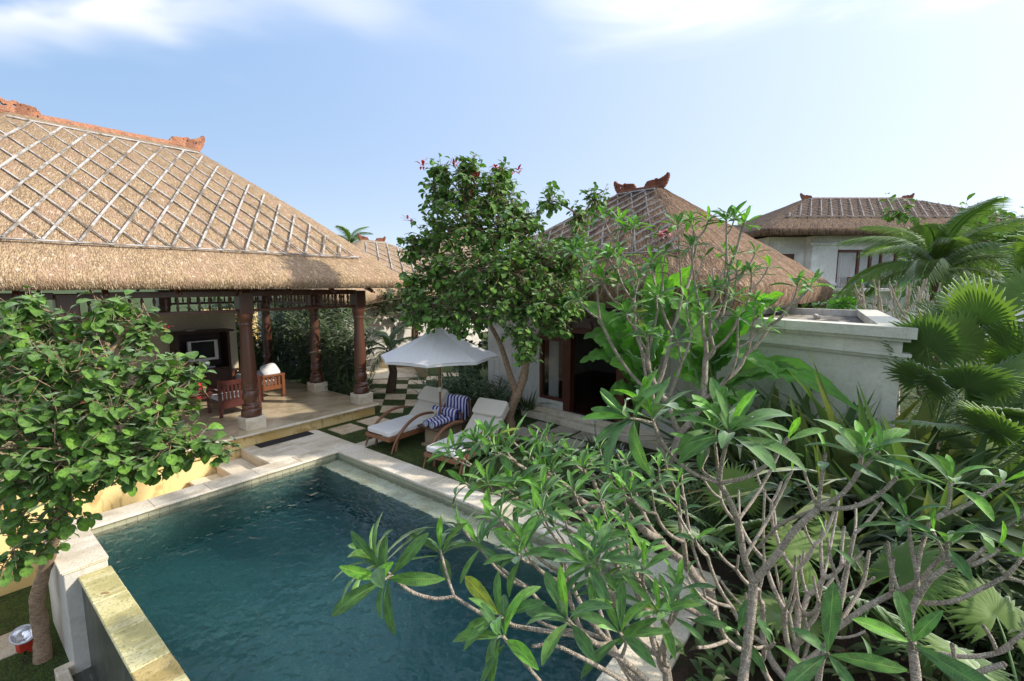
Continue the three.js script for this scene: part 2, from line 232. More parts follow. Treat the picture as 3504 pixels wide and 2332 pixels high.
function boxUV(g) {                                                   // uv in metres from the face direction
  g = g.index ? g.toNonIndexed() : g; const p = g.attributes.position, n = p.count, uv = new Float32Array(n * 2);
  const a = V(), b = V(), c = V(), e = V(), f = V();
  for (let i = 0; i < n; i += 3) {
    a.fromBufferAttribute(p, i); b.fromBufferAttribute(p, i + 1); c.fromBufferAttribute(p, i + 2); e.subVectors(b, a).cross(f.subVectors(c, a));
    const ax = Math.abs(e.x), ay = Math.abs(e.y), az = Math.abs(e.z);
    [a, b, c].forEach((q, k) => { const [u, v] = ay >= ax && ay >= az ? [q.x, q.z] : ax >= az ? [q.z, q.y] : [q.x, q.y]; uv[(i + k) * 2] = u; uv[(i + k) * 2 + 1] = v; });
  }
  g.setAttribute('uv', new THREE.BufferAttribute(uv, 2)); return g;
}
function fromTris(t, flat = true) { const g = new THREE.BufferGeometry(); g.setAttribute('position', new THREE.BufferAttribute(new Float32Array(t), 3)); g.computeVertexNormals(); return boxUV(g); }
function cbx(x0, y0, z0, x1, y1, z1, b = 0.006) {                     // box with chamfered edges
  const lo = [Math.min(x0, x1), Math.min(y0, y1), Math.min(z0, z1)], hi = [Math.max(x0, x1), Math.max(y0, y1), Math.max(z0, z1)];
  b = Math.min(b, ...[0, 1, 2].map(i => (hi[i] - lo[i]) * 0.3)); const t = [];
  const P = (s, ax) => [0, 1, 2].map(i => { const e = s[i] < 0 ? lo[i] : hi[i]; return i === ax ? e : e - s[i] * b; });
  const ctr = [0, 1, 2].map(i => (lo[i] + hi[i]) / 2);
  const tri = (A, B, C) => { const u = [0, 1, 2].map(i => B[i] - A[i]), v = [0, 1, 2].map(i => C[i] - A[i]), n = [u[1] * v[2] - u[2] * v[1], u[2] * v[0] - u[0] * v[2], u[0] * v[1] - u[1] * v[0]], o = [0, 1, 2].map(i => A[i] - ctr[i]); n[0] * o[0] + n[1] * o[1] + n[2] * o[2] > 0 ? t.push(...A, ...B, ...C) : t.push(...A, ...C, ...B); };
  const quad = (A, B, C, D) => { tri(A, B, C); tri(A, C, D); };
  for (let ax = 0; ax < 3; ax++) for (const s of [-1, 1]) { const i = (ax + 1) % 3, j = (ax + 2) % 3, q = (a, c) => { const v = [0, 0, 0]; v[ax] = s; v[i] = a; v[j] = c; return P(v, ax); }; quad(q(-1, -1), q(1, -1), q(1, 1), q(-1, 1)); }
  for (let ax = 0; ax < 3; ax++) { const i = (ax + 1) % 3, j = (ax + 2) % 3; for (const a of [-1, 1]) for (const c of [-1, 1]) { const v0 = [0, 0, 0], v1 = [0, 0, 0]; v0[i] = v1[i] = a; v0[j] = v1[j] = c; v0[ax] = -1; v1[ax] = 1; quad(P(v0, i), P(v1, i), P(v1, j), P(v0, j)); } }
  for (const a of [-1, 1]) for (const c of [-1, 1]) for (const d of [-1, 1]) tri(P([a, c, d], 0), P([a, c, d], 1), P([a, c, d], 2));
  return fromTris(t);
}
const bx = (cx, y0, cz, w, h, d, b) => cbx(cx - w / 2, y0, cz - d / 2, cx + w / 2, y0 + h, cz + d / 2, b);
function tube(pts, rad, seg = 8, capEnds = true, squash = 1) {        // tapered tube through points, uv in metres
  const n = pts.length, pos = [], nor = [], uv = [], idx = []; let T = V(), N = V(), B = V(), len = 0;
  for (let i = 0; i < n; i++) {
    T.subVectors(pts[Math.min(n - 1, i + 1)], pts[Math.max(0, i - 1)]).normalize();
    if (i === 0) { N.set(Math.abs(T.y) > 0.9 ? 1 : 0, Math.abs(T.y) > 0.9 ? 0 : 1, 0); N.addScaledVector(T, -N.dot(T)).normalize(); } else { N.addScaledVector(T, -N.dot(T)).normalize(); len += pts[i].distanceTo(pts[i - 1]); }
    B.crossVectors(T, N); const r = Array.isArray(rad) ? rad[i] : rad;
    for (let k = 0; k <= seg; k++) { const a = k / seg * 2 * Math.PI, c = Math.cos(a), s = Math.sin(a) * squash; const d = V().addScaledVector(N, c).addScaledVector(B, s); pos.push(pts[i].x + d.x * r, pts[i].y + d.y * r, pts[i].z + d.z * r); d.normalize(); nor.push(d.x, d.y, d.z); uv.push(k / seg * 2 * Math.PI * r, len); }
  }
  for (let i = 0; i < n - 1; i++) for (let k = 0; k < seg; k++) { const a = i * (seg + 1) + k, b = a + seg + 1; idx.push(a, a + 1, b, b, a + 1, b + 1); }
  if (capEnds) for (const [e, s] of [[0, -1], [n - 1, 1]]) { const c = pos.length / 3, p = pts[e], t = V().subVectors(pts[Math.min(n - 1, e + 1)], pts[Math.max(0, e - 1)]).normalize().multiplyScalar(s); pos.push(p.x, p.y, p.z); nor.push(t.x, t.y, t.z); uv.push(0, 0); const o = e * (seg + 1); for (let k = 0; k < seg; k++) s < 0 ? idx.push(c, o + k + 1, o + k) : idx.push(c, o + k, o + k + 1); }
  const g = new THREE.BufferGeometry(); g.setAttribute('position', new THREE.Float32BufferAttribute(pos, 3)); g.setAttribute('normal', new THREE.Float32BufferAttribute(nor, 3)); g.setAttribute('uv', new THREE.Float32BufferAttribute(uv, 2)); g.setIndex(idx); return g;
}
function lathe(profile, seg = 24) { const g = new THREE.LatheGeometry(profile.map(([r, y]) => new THREE.Vector2(r, y)), seg); return g; }
function extrude(pts, depth, bevel = 0.006, holes = []) {
  const s = new THREE.Shape(pts.map(p => new THREE.Vector2(p[0], p[1]))); for (const h of holes) s.holes.push(new THREE.Path(h.map(p => new THREE.Vector2(p[0], p[1]))));
  const g = new THREE.ExtrudeGeometry(s, { depth, bevelEnabled: bevel > 0, bevelSize: bevel, bevelThickness: bevel, bevelSegments: 1 }); g.translate(0, 0, -depth / 2); return boxUV(g);
}
const qFrom = (dir, up = UP) => { const z = dir.clone().normalize(), x = V().crossVectors(up, z); if (x.lengthSq() < 1e-6) x.set(1, 0, 0); x.normalize(); const y = V().crossVectors(z, x); return new THREE.Quaternion().setFromRotationMatrix(new THREE.Matrix4().makeBasis(x, y, z)); };
// a leaf grows along +z from the origin, face up; half(t) gives the half width
function leafGeo({ len = 1, half, rows = 6, fold = 0.25, bend = 0.3, wave = 0, twist = 0, seed = 1 }) {
  const pos = [], uv = [], idx = []; const R = rng(seed), ph = R() * 6;
  for (let i = 0; i <= rows; i++) {
    const t = i / rows, a = bend * t * t, z = len * (t - 0.18 * bend * t * t * t), y = -len * 0.5 * a, w = half(t), tw = twist * t;
    for (const s of [-1, 0, 1]) { const e = Math.abs(s) * w, yy = y + e * fold + (s ? wave * w * Math.sin(t * 17 + ph + s) : 0); pos.push(s * w * Math.cos(tw), yy + s * w * Math.sin(tw), z); uv.push(0.5 + s * 0.5, t); }
  }
  for (let i = 0; i < rows; i++) for (let k = 0; k < 2; k++) { const a = i * 3 + k, b = a + 3; idx.push(a, b, a + 1, b, b + 1, a + 1); }
  const g = new THREE.BufferGeometry(); g.setAttribute('position', new THREE.Float32BufferAttribute(pos, 3)); g.setAttribute('uv', new THREE.Float32BufferAttribute(uv, 2)); g.setIndex(idx); g.computeVertexNormals(); return g;
}
const shp = {
  plum: t => 0.135 * Math.pow(Math.sin(Math.PI * Math.pow(clamp(t * 0.985 + 0.004, 0, 1), 1.35)), 0.75) * (t < 0.1 ? 0.25 + t * 4 : 1) + 0.004,
  broad: t => t < 0.1 ? 0.012 : 0.315 * Math.pow(Math.sin(Math.PI * clamp((t - 0.1) / 0.9, 0.004, 0.996) ** 1.08), 0.62) + 0.001,
  lance: t => 0.085 * Math.pow(Math.sin(Math.PI * clamp(t * 0.98 + 0.01, 0, 1) ** 0.8), 0.9) + 0.002,
  strap: t => 0.034 * (1 - t ** 3) * (0.55 + 0.9 * Math.sin(Math.PI * Math.min(1, t * 0.9 + 0.1))) + 0.001,
};
const G = {
  plum: [1, 2, 3, 4, 5].map(i => leafGeo({ half: shp.plum, rows: 8, fold: 0.16 + 0.06 * i, bend: [0.15, 0.5, 0.9, 0.35, 0.7][i - 1], wave: 0.04, twist: (i - 3) * 0.12, seed: i })),
  broad: [1, 2, 3, 4].map(i => leafGeo({ half: shp.broad, rows: 9, fold: 0.12 + 0.07 * i, bend: 0.15 + 0.2 * i, wave: 0.05, twist: (i - 2) * 0.15, seed: i })),
  lance: [1, 2, 3].map(i => leafGeo({ half: shp.lance, rows: 5, fold: 0.3, bend: 0.3 + 0.3 * i, seed: i })),
  strap: [1, 2, 3, 4].map(i => leafGeo({ half: shp.strap, rows: 7, fold: 0.5, bend: [0.1, 0.4, 0.9, 1.5][i - 1], twist: 0.3, seed: i })),
};
// leaves: [{p, q, s, g, m}] - the nearest ones are parts, the others one mass
function addLeaves(parent, list, most, partName = 'leaf', massName = 'foliage') {
  const off = V().setFromMatrixPosition((parent.updateMatrixWorld(true), parent.matrixWorld));
  list.forEach(l => { l.d = (l.p.x + off.x - EYE.x) ** 2 + (l.p.y + off.y - EYE.y) ** 2 + (l.p.z + off.z - EYE.z) ** 2; }); list.sort((a, b) => a.d - b.d);
  for (const l of list.slice(0, most)) { const o = part(partName, l.g, l.m, parent); o.position.copy(l.p); o.quaternion.copy(l.q); o.scale.set(l.s * (l.w || 1), l.s, l.s); }
  const rest = new Map(); for (const l of list.slice(most)) { if (!rest.has(l.g)) rest.set(l.g, new Map()); const b = rest.get(l.g); if (!b.has(l.m)) b.set(l.m, []); b.get(l.m).push(l); }
  const mx = new THREE.Matrix4(); let holder = null;
  for (const [g, ms] of rest) for (const [m, ls] of ms) {
    const im = new THREE.InstancedMesh(g, m, ls.length); im.name = massName; im.userData.kind = 'stuff'; im.castShadow = im.receiveShadow = true;
    ls.forEach((l, i) => im.setMatrixAt(i, mx.compose(l.p, l.q, V(l.s * (l.w || 1), l.s, l.s))));
    parent.add(im);
  }
}
// ---------------------------------------------------------------- thatched hip roof
// ridge runs along local x; hx, hz half sizes at the eave, rh half length of the ridge
function outline(a, b, r, ns, nc) { // rounded rectangle, starts at +x side going to +z side
  const o = []; r = Math.min(r, a, b);
  const corners = [[1, 1, 0], [-1, 1, 1], [-1, -1, 2], [1, -1, 3]];
  for (const [sx, sz, q] of corners) {
    for (let k = 0; k <= nc; k++) { const an = q * Math.PI / 2 + k / nc * Math.PI / 2; o.push([sx * (a - r) + r * Math.cos(an), sz * (b - r) + r * Math.sin(an)]); }
    const [nx, nz] = [corners[(q + 1) % 4][0], corners[(q + 1) % 4][1]], e = o[o.length - 1], an = (q + 1) * Math.PI / 2, f = [nx * (a - r) + r * Math.cos(an), nz * (b - r) + r * Math.sin(an)];
    for (let k = 1; k < ns; k++) o.push([lerp(e[0], f[0], k / ns), lerp(e[1], f[1], k / ns)]);
  }
  o.push(o[0].slice()); return o;
}
function roofShape({ hx, hz, rh, y0, y1, thick, rc = 0.5, bulge = 0.1, seed = 1, rough = 1 }) {
  const H = y1 - y0;
  const top = v => y0 + H * (v + bulge * Math.sin(Math.PI * v) * 0.35) - 0.05 * Math.exp(-v * 18);
  const rings = []; const nv = 26;
  for (let i = nv; i >= 1; i--) { const v = i / nv; rings.push({ a: lerp(hx, rh, v), b: lerp(hz, 0.1, v), r: lerp(rc, 0.1, v), y: top(v), top: v }); }
  const ti = top(1 / nv * 0.4);
  rings.push({ a: hx - 0.05, b: hz - 0.05, r: rc, y: top(0.012), top: 0.012 });
  rings.push({ a: hx, b: hz, r: rc, y: top(0) - 0.03, top: 0 });
  rings.push({ a: hx - 0.01, b: hz - 0.01, r: rc, y: top(0) - thick * 0.5 });
  rings.push({ a: hx - 0.08, b: hz - 0.08, r: rc, y: top(0) - thick });
  rings.push({ a: hx - 0.22, b: hz - 0.22, r: rc, y: top(0) - thick + 0.01 });
  for (const v of [0.12, 0.35, 0.62, 0.9]) rings.push({ a: lerp(hx, rh, v), b: lerp(hz, 0.1, v), r: lerp(rc, 0.1, v), y: top(v) - thick * 0.9, under: 1 });
  const pos = [], uv = [], idx = []; let m = 0, sl = 0, prev = null;
  rings.forEach((R, ri) => {
    const o = outline(R.a, R.b, R.r, 34, 9); m = o.length; if (prev) sl += Math.hypot(R.b - prev.b, R.y - prev.y); prev = R;
    const ref = outline(hx, hz, rc, 34, 9); let pl = 0;
    o.forEach(([x, z], k) => {
      if (k) pl += Math.hypot(ref[k][0] - ref[k - 1][0], ref[k][1] - ref[k - 1][1]);
      const kk = k === m - 1 ? 0 : k, n = (fbm(kk * 0.45, ri * 0.5, 4096, 4096, seed, 3) - 0.5), low = R.top === undefined && !R.under;
      const amp = (R.under ? 0 : low ? 0.025 : 0.022) * (rough); const dl = Math.hypot(x, z) || 1;
      pos.push(x + x / dl * n * amp * 0.6, R.y + n * amp, z + z / dl * n * amp * 0.6); uv.push(pl, sl);
    });
  });
  for (let i = 0; i < rings.length - 1; i++) for (let k = 0; k < m - 1; k++) { const a = i * m + k, b = a + m; idx.push(a, b, a + 1, b, b + 1, a + 1); }
  const g = new THREE.BufferGeometry(); g.setAttribute('position', new THREE.Float32BufferAttribute(pos, 3)); g.setAttribute('uv', new THREE.Float32BufferAttribute(uv, 2)); g.setIndex(idx); g.computeVertexNormals();
  return { geo: g, top, hx, hz, rh, y0, y1, thick, rc };
}
function ridgeOrnament(flip, s = 1) { // carved clay wing: profile in x, y; tip up and outwards
  const p = [[0, 0], [0.62, 0], [0.70, 0.03], [0.74, 0.10], [0.77, 0.13], [0.775, 0.18], [0.80, 0.20], [0.80, 0.25], [0.825, 0.28], [0.83, 0.36], [0.82, 0.41], [0.78, 0.42], [0.75, 0.38], [0.72, 0.35], [0.69, 0.345], [0.67, 0.32], [0.62, 0.315], [0.60, 0.29], [0.55, 0.285], [0.53, 0.265], [0.49, 0.27], [0.45, 0.30], [0.40, 0.30], [0.365, 0.27], [0.355, 0.20], [0.34, 0.20], [0.335, 0.27], [0.29, 0.275], [0.25, 0.26], [0.20, 0.265], [0.16, 0.25], [0.12, 0.25], [0.10, 0.20], [0.07, 0.185], [0.05, 0.12], [0, 0.09]].map(([x, y]) => [x * s * flip, y * s]);
  const hole = (cx, cy, r, a = 1) => Array.from({ length: 8 }, (_, i) => [(cx + r * a * Math.cos(i / 8 * 6.283)) * s * flip, (cy + r * Math.sin(i / 8 * 6.283)) * s]);
  const crescent = [[0.53, 0.205], [0.56, 0.17], [0.60, 0.165], [0.635, 0.185], [0.64, 0.22], [0.62, 0.245], [0.61, 0.215], [0.585, 0.195], [0.56, 0.205]].map(([x, y]) => [x * s * flip, y * s]);
  return extrude(p, 0.09 * s, 0.008 * s, [crescent, hole(0.425, 0.21, 0.025), hole(0.71, 0.24, 0.017), hole(0.24, 0.19, 0.014), hole(0.17, 0.17, 0.011)]);
}
function ridgeSet(parent, R, y, m, s = 1, tiles = true, name = 'ridge_tile') {
  const rh = R.rh;
  if (tiles) { const x0 = -rh + 0.5 * s, x1 = rh - 0.5 * s, n = Math.max(1, Math.round((x1 - x0) / 0.42)), w = (x1 - x0) / n, pr = []; for (let k = 0; k <= 10; k++) { const a = k / 10 * Math.PI; pr.push([0.115 * Math.cos(a), 0.13 * Math.sin(a)]); } for (let k = 10; k >= 0; k--) { const a = k / 10 * Math.PI; pr.push([0.092 * Math.cos(a), 0.107 * Math.sin(a)]); }
    const g = extrude(pr, w * 1.07, 0.004); g.rotateY(Math.PI / 2); g.rotateZ(0.035); for (let i = 0; i < n; i++) { const o = part(name, g, m, parent); o.position.set(x0 + (i + 0.5) * w, y - 0.01, 0); } }
  for (const f of [-1, 1]) { const g = ridgeOrnament(f, s), o = part('ridge_ornament', g, m, parent); o.position.set(f * (rh - 0.58 * s), y - 0.02, 0); }
}
function straps(parent, R, o) { // crossed battens on the +z face; positions in roof space
  const { s0, s1, xl, xr, step, slope, m, m2, w1 = 0.07, w2 = 0.045, lift = 0.042 } = o; const rr = rng(77);
  const at = (x, s) => V(x, R.top(s / R.hz) + lift, R.hz - s);
  const nrm = V(0, R.hz, R.y1 - R.y0).normalize();
  const edgeL = s => lerp(xl[0], xl[1], (s - s0) / (s1 - s0)), edgeR = s => lerp(xr[0], xr[1], (s - s0) / (s1 - s0));
  const ribbon = (fn, a, b, w, th, k) => { const n = 7, tris = [], P = []; for (let i = 0; i <= n; i++) { const s = lerp(a, b, i / n), c = at(fn(s), s); c.addScaledVector(nrm, k * 0.012 + (rr() - 0.5) * 0.012); c.x += (rr() - 0.5) * 0.012; P.push(c); }
    const rows = P.map((c, i) => { const T = V().subVectors(P[Math.min(n, i + 1)], P[Math.max(0, i - 1)]).normalize(), S = V().crossVectors(T, nrm).normalize().multiplyScalar(w / 2), U = nrm.clone().multiplyScalar(th); return [c.clone().add(S), c.clone().sub(S), c.clone().sub(S).add(U), c.clone().add(S).add(U)]; });
    const q = (A, B, C, D) => tris.push(...A.toArray(), ...B.toArray(), ...C.toArray(), ...A.toArray(), ...C.toArray(), ...D.toArray());
    for (let i = 0; i < n; i++) for (let e = 0; e < 4; e++) q(rows[i][e], rows[i + 1][e], rows[i + 1][(e + 1) % 4], rows[i][(e + 1) % 4]);
    q(...rows[0]); q(...rows[n]); return fromTris(tris); };
  const run = (sgn, w, th, mm, k) => { // lines x = c + sgn * slope * (s - s0)
    const lo = Math.min(xl[0], xl[1]) - slope * (s1 - s0), hi = Math.max(xr[0], xr[1]) + slope * (s1 - s0);
    for (let c = lo + (o.phase || 0); c < hi; c += step) { const fn = s => c + sgn * slope * (s - s0); let a = null, b = null; for (let i = 0; i <= 120; i++) { const s = lerp(s0, s1, i / 120), x = fn(s); if (x >= edgeL(s) && x <= edgeR(s)) { if (a === null) a = s; b = s; } } if (a !== null && b - a > 0.12) part('roof_batten', ribbon(fn, a, b, w, th, k), mm, parent); } };
  run(1, w1, 0.022, m, 1.9); run(-1, w2, 0.018, m2 || m, 0);
  const hor = (s, a, b, w) => { const n = 8, P = []; const tris = []; for (let i = 0; i <= n; i++) { const c = at(lerp(a, b, i / n), s); c.addScaledVector(nrm, 0.02 + (rr() - 0.5) * 0.01); P.push(c); } const S = V().crossVectors(V(1, 0, 0), nrm).normalize().multiplyScalar(w / 2), U = nrm.clone().multiplyScalar(0.02); const rows = P.map(c => [c.clone().add(S), c.clone().sub(S), c.clone().sub(S).add(U), c.clone().add(S).add(U)]); const q = (A, B, C, D) => tris.push(...A.toArray(), ...B.toArray(), ...C.toArray(), ...A.toArray(), ...C.toArray(), ...D.toArray()); for (let i = 0; i < n; i++) for (let e = 0; e < 4; e++) q(rows[i][e], rows[i + 1][e], rows[i + 1][(e + 1) % 4], rows[i][(e + 1) % 4]); q(...rows[0]); q(...rows[n]); return fromTris(tris); };
  part('roof_batten', hor(s0 - 0.02, xl[0] - 0.08, xr[0] + 0.08, w2 * 1.2), m, parent); part('roof_batten', hor(s1, xl[1], xr[1], w1 * 1.3), m, parent);
}
function strawFringe(parent, R, n, m, seed, both = true) { // loose stalks at the eave and over the slope
  const r = rng(seed), g = new THREE.BufferGeometry(); g.setAttribute('position', new THREE.Float32BufferAttribute([-0.5, 0, 0, 0.5, 0, 0, 0.2, 0, 1, -0.2, 0, 1], 3)); g.setAttribute('uv', new THREE.Float32BufferAttribute([0, 0, 1, 0, 1, 1, 0, 1], 2)); g.setIndex([0, 1, 2, 0, 2, 3]); g.computeVertexNormals();
  const im = new THREE.InstancedMesh(g, m, n); im.name = 'loose_straw'; im.userData.kind = 'stuff'; im.castShadow = im.receiveShadow = true; const mx = new THREE.Matrix4(), col = new THREE.Color();
  const per = outline(R.hx, R.hz, R.rc, 34, 9);
  for (let i = 0; i < n; i++) {
    const k = Math.floor(r() * (per.length - 1)), f = r(), x = lerp(per[k][0], per[k + 1][0], f), z = lerp(per[k][1], per[k + 1][1], f), on = r() < 0.25, v = on ? r() ** 1.2 : 0;
    const ax = lerp(1, R.rh / R.hx, v), az = lerp(1, 0.1 / R.hz, v), nx = Math.abs(z) > R.hz - 0.3 ? 0 : Math.sign(x), nz = Math.abs(z) > R.hz - 0.3 ? Math.sign(z) : 0;
    let p, d;
    if (on) { p = V(x * ax, R.top(v) + 0.005, z * az); d = V(nx + (r() - 0.5) * 0.5, -0.55 + r() * 0.35, nz + (r() - 0.5) * 0.5); }
    else { p = V(x - nx * (0.02 + r() * 0.14), R.top(0) - R.thick * (0.2 + 0.62 * r()), z - nz * (0.02 + r() * 0.14)); d = V(nx * 0.3 + (r() - 0.5) * 0.5, -1, nz * 0.3 + (r() - 0.5) * 0.5); }
    im.setMatrixAt(i, mx.compose(p, qFrom(d, V(nx, 1, nz + 0.01)), V(0.003 + r() * 0.004, 1, on ? 0.03 + r() * 0.05 : 0.02 + r() * 0.045)));
    const q = r(); im.setColorAt(i, col.setRGB(...(q < 0.25 ? [1.35, 1.3, 1.28] : q < 0.6 ? [0.85, 0.75, 0.66] : [1.1, 1.0, 0.88])));
  }
  parent.add(im);
}
// ---------------------------------------------------------------- ground, lawns, beds
const sheet = (pts, y, holes = []) => { const s = new THREE.Shape(pts.map(([x, z]) => new THREE.Vector2(x, -z))); for (const h of holes) s.holes.push(new THREE.Path(h.map(([x, z]) => new THREE.Vector2(x, -z)))); const g = new THREE.ShapeGeometry(s); g.rotateX(-Math.PI / 2); g.translate(0, y, 0); return boxUV(g); };
const rect = (x0, z0, x1, z1) => [[x0, z0], [x1, z0], [x1, z1], [x0, z1]];
const LOW = -1.42, LAWN = -0.03, WATER = -0.13;
struct('ground', sheet(rect(-500, -500, 500, 500), LAWN, [[[-16, -10.56], [3.97, -10.56], [3.97, -9.3], [5.5, -9.3], [5.5, -1.4], [0.95, -1.4], [0.95, 12], [-16, 12]]]), M.grass, 'short green lawn spreading around the villa');
struct('sunken_lawn', sheet(rect(-16.2, -10.7, 1.0, 12.2), LOW), M.grass, 'shaded sunken lawn below the pool wall');
struct('garden_bed', sheet([[5.68, -3.6], [8.6, -4.2], [10.2, -4.2], [8.3, 0.6], [14.2, 0.2], [14.2, 12], [0.95, 12], [0.95, -1.24], [5.68, -1.24]], LAWN + 0.005), M.soil, 'dark planted soil bed beside the pool');
struct('retaining_wall', merge([cbx(0.72, LOW, -1.2, 0.98, LAWN + 0.02, 12), cbx(-16.3, LOW, -10.6, -16, LAWN + 0.02, 12)].map(g => g)), M.cream, 'low wall holding the bed above the sunken lawn');
// ---------------------------------------------------------------- swimming pool
{
  const X0 = 1.2, X1 = 5.2, Z0 = -8.8, Z1 = -1.7, B = -1.75;
  const pool = new THREE.Group(); pool.name = 'swimming_pool'; pool.userData = { kind: 'structure', label: 'rectangular stone lined pool with pale coping' }; scene.add(pool);
  part('pool_floor', cbx(X0 - 0.2, B - 0.15, Z0 - 0.2, X1 + 0.2, B, Z1 + 0.2, 0), M.pool, pool);
  part('pool_wall', cbx(X0 - 0.1, B, Z0 - 0.22, X1 + 0.22, -0.045, Z0, 0), M.pool, pool);
  part('pool_wall', cbx(X1, B, Z0, X1 + 0.22, -0.045, Z1, 0), M.pool, pool);
  part('pool_wall', cbx(X0 - 0.1, B, Z1, X1 + 0.22, -0.045, Z1 + 0.22, 0), M.pool, pool);
  part('pool_wall', cbx(0.92, LOW, -7.6, X0, -0.16, Z1, 0), M.slate, pool);
  part('pool_wall', cbx(0.98, LOW, Z0, X0, -0.16, -7.6, 0), M.pool, pool);
  part('pool_wall', cbx(4.81, B, Z0, X1, -0.36, Z1, 0), M.pool, pool);
  part('bench_ledge', cbx(4.80, -0.36, Z0, X1, -0.32, Z1, 0.01), M.poolLedge, pool, 'pale submerged bench along the pool side');
  // glazed tiles at the waterline
  const tg = cbx(0.001, 0, 0, 0.139, 0.26, 0.012, 0.002);
  for (let i = 0, n = Math.floor((X1 - X0 - 0.02) / 0.14); i < n; i++) { const o = part('waterline_tile', tg, i % 3 ? M.poolTile : M.poolTile2, pool); o.position.set(X0 + 0.01 + i * 0.14, -0.31, Z0); }
  const tg2 = cbx(-0.012, 0, 0.001, 0, 0.26, 0.139, 0.002);
  for (let i = 0, n = Math.floor((Z1 - Z0 - 0.02) / 0.14); i < n; i++) { const o = part('waterline_tile', tg2, i % 4 ? M.poolTile2 : M.poolTile, pool); o.position.set(X1, -0.31, Z0 + 0.01 + i * 0.14); }
  // coping
  const slab = (x0, z0, x1, z1, k) => part('coping_slab', cbx(x0, -0.045, z0, x1, 0.0 + 0.001 * (k % 3), z1, 0.008), k % 2 ? M.stone : M.stone2, pool);
  for (let i = 0; i < 5; i++) slab(1.2 + i * 0.8 + 0.001, -9.2, 2.0 + i * 0.8 - 0.001, -8.77, i);
  slab(5.201, -9.2, 5.67, -8.77, 1);
  for (let i = 0; i < 8; i++) { const w = (8.768 - 1.25) / 8; slab(5.17, -8.768 + i * w + 0.001, 5.67, -8.768 + (i + 1) * w - 0.001, i); }
  for (let i = 0; i < 5; i++) slab(1.2 + i * 0.793 + 0.001, -1.73, 1.2 + (i + 1) * 0.793 - 0.001, -1.25, i + 1);
  part('coping_nosing', tube([V(1.2, -0.024, -8.765), V(5.2, -0.024, -8.765)], 0.021, 8), M.stone2, pool);
  part('pool_outer_wall', cbx(0.98, LOW, -9.18, 5.3, -0.046, -9.03, 0), M.cream, pool);
  // pillar at the overflow corner
  part('corner_pillar', cbx(0.77, LOW, -9.18, 1.19, -0.03, -7.6, 0.008), M.white, pool, 'white pillar at the overflow corner of the pool');
  part('pillar_cap', merge([cbx(0.74, 0.0, -9.2, 1.198, 0.022, -7.56, 0.008), cbx(0.755, -0.03, -9.19, 1.195, -0.0005, -7.575, 0.006)]), M.stone, pool);
  // overflow edge stones
  const zs = [-7.598, -6.8, -6.02, -5.27, -4.88, -4.15, -3.4, -2.6, -1.7];
  for (let i = 0; i < zs.length - 1; i++) part('overflow_stone', cbx(0.895, -0.16, zs[i] + 0.002, 1.215, -0.122 + (i % 2) * 0.002, zs[i + 1] - 0.002, 0.01), i === 3 ? M.weirBrown : M.weir, pool, i === 3 ? 'brown stone in the overflow edge' : undefined);
  part('gutter_wall', merge([cbx(0.60, LOW, -7.6, 0.72, -1.24, -1.4, 0.01), cbx(0.60, LOW, -7.72, 0.92, -1.24, -7.602, 0.01)]), M.stone2, pool);
  part('gutter_floor', cbx(0.72, LOW, -7.6, 0.92, LOW + 0.05, -1.4, 0), M.slate, pool);
  const w = part('pool_water', (() => { const g = new THREE.BoxGeometry(X1 - X0 + 0.04, WATER - B + 0.02, Z1 - Z0 + 0.04); g.translate((X0 + X1) / 2, (WATER + B - 0.02) / 2, (Z0 + Z1) / 2); return boxUV(g); })(), M.water, scene);
  w.userData = { kind: 'structure', label: 'still teal pool water with small ripples' };
}
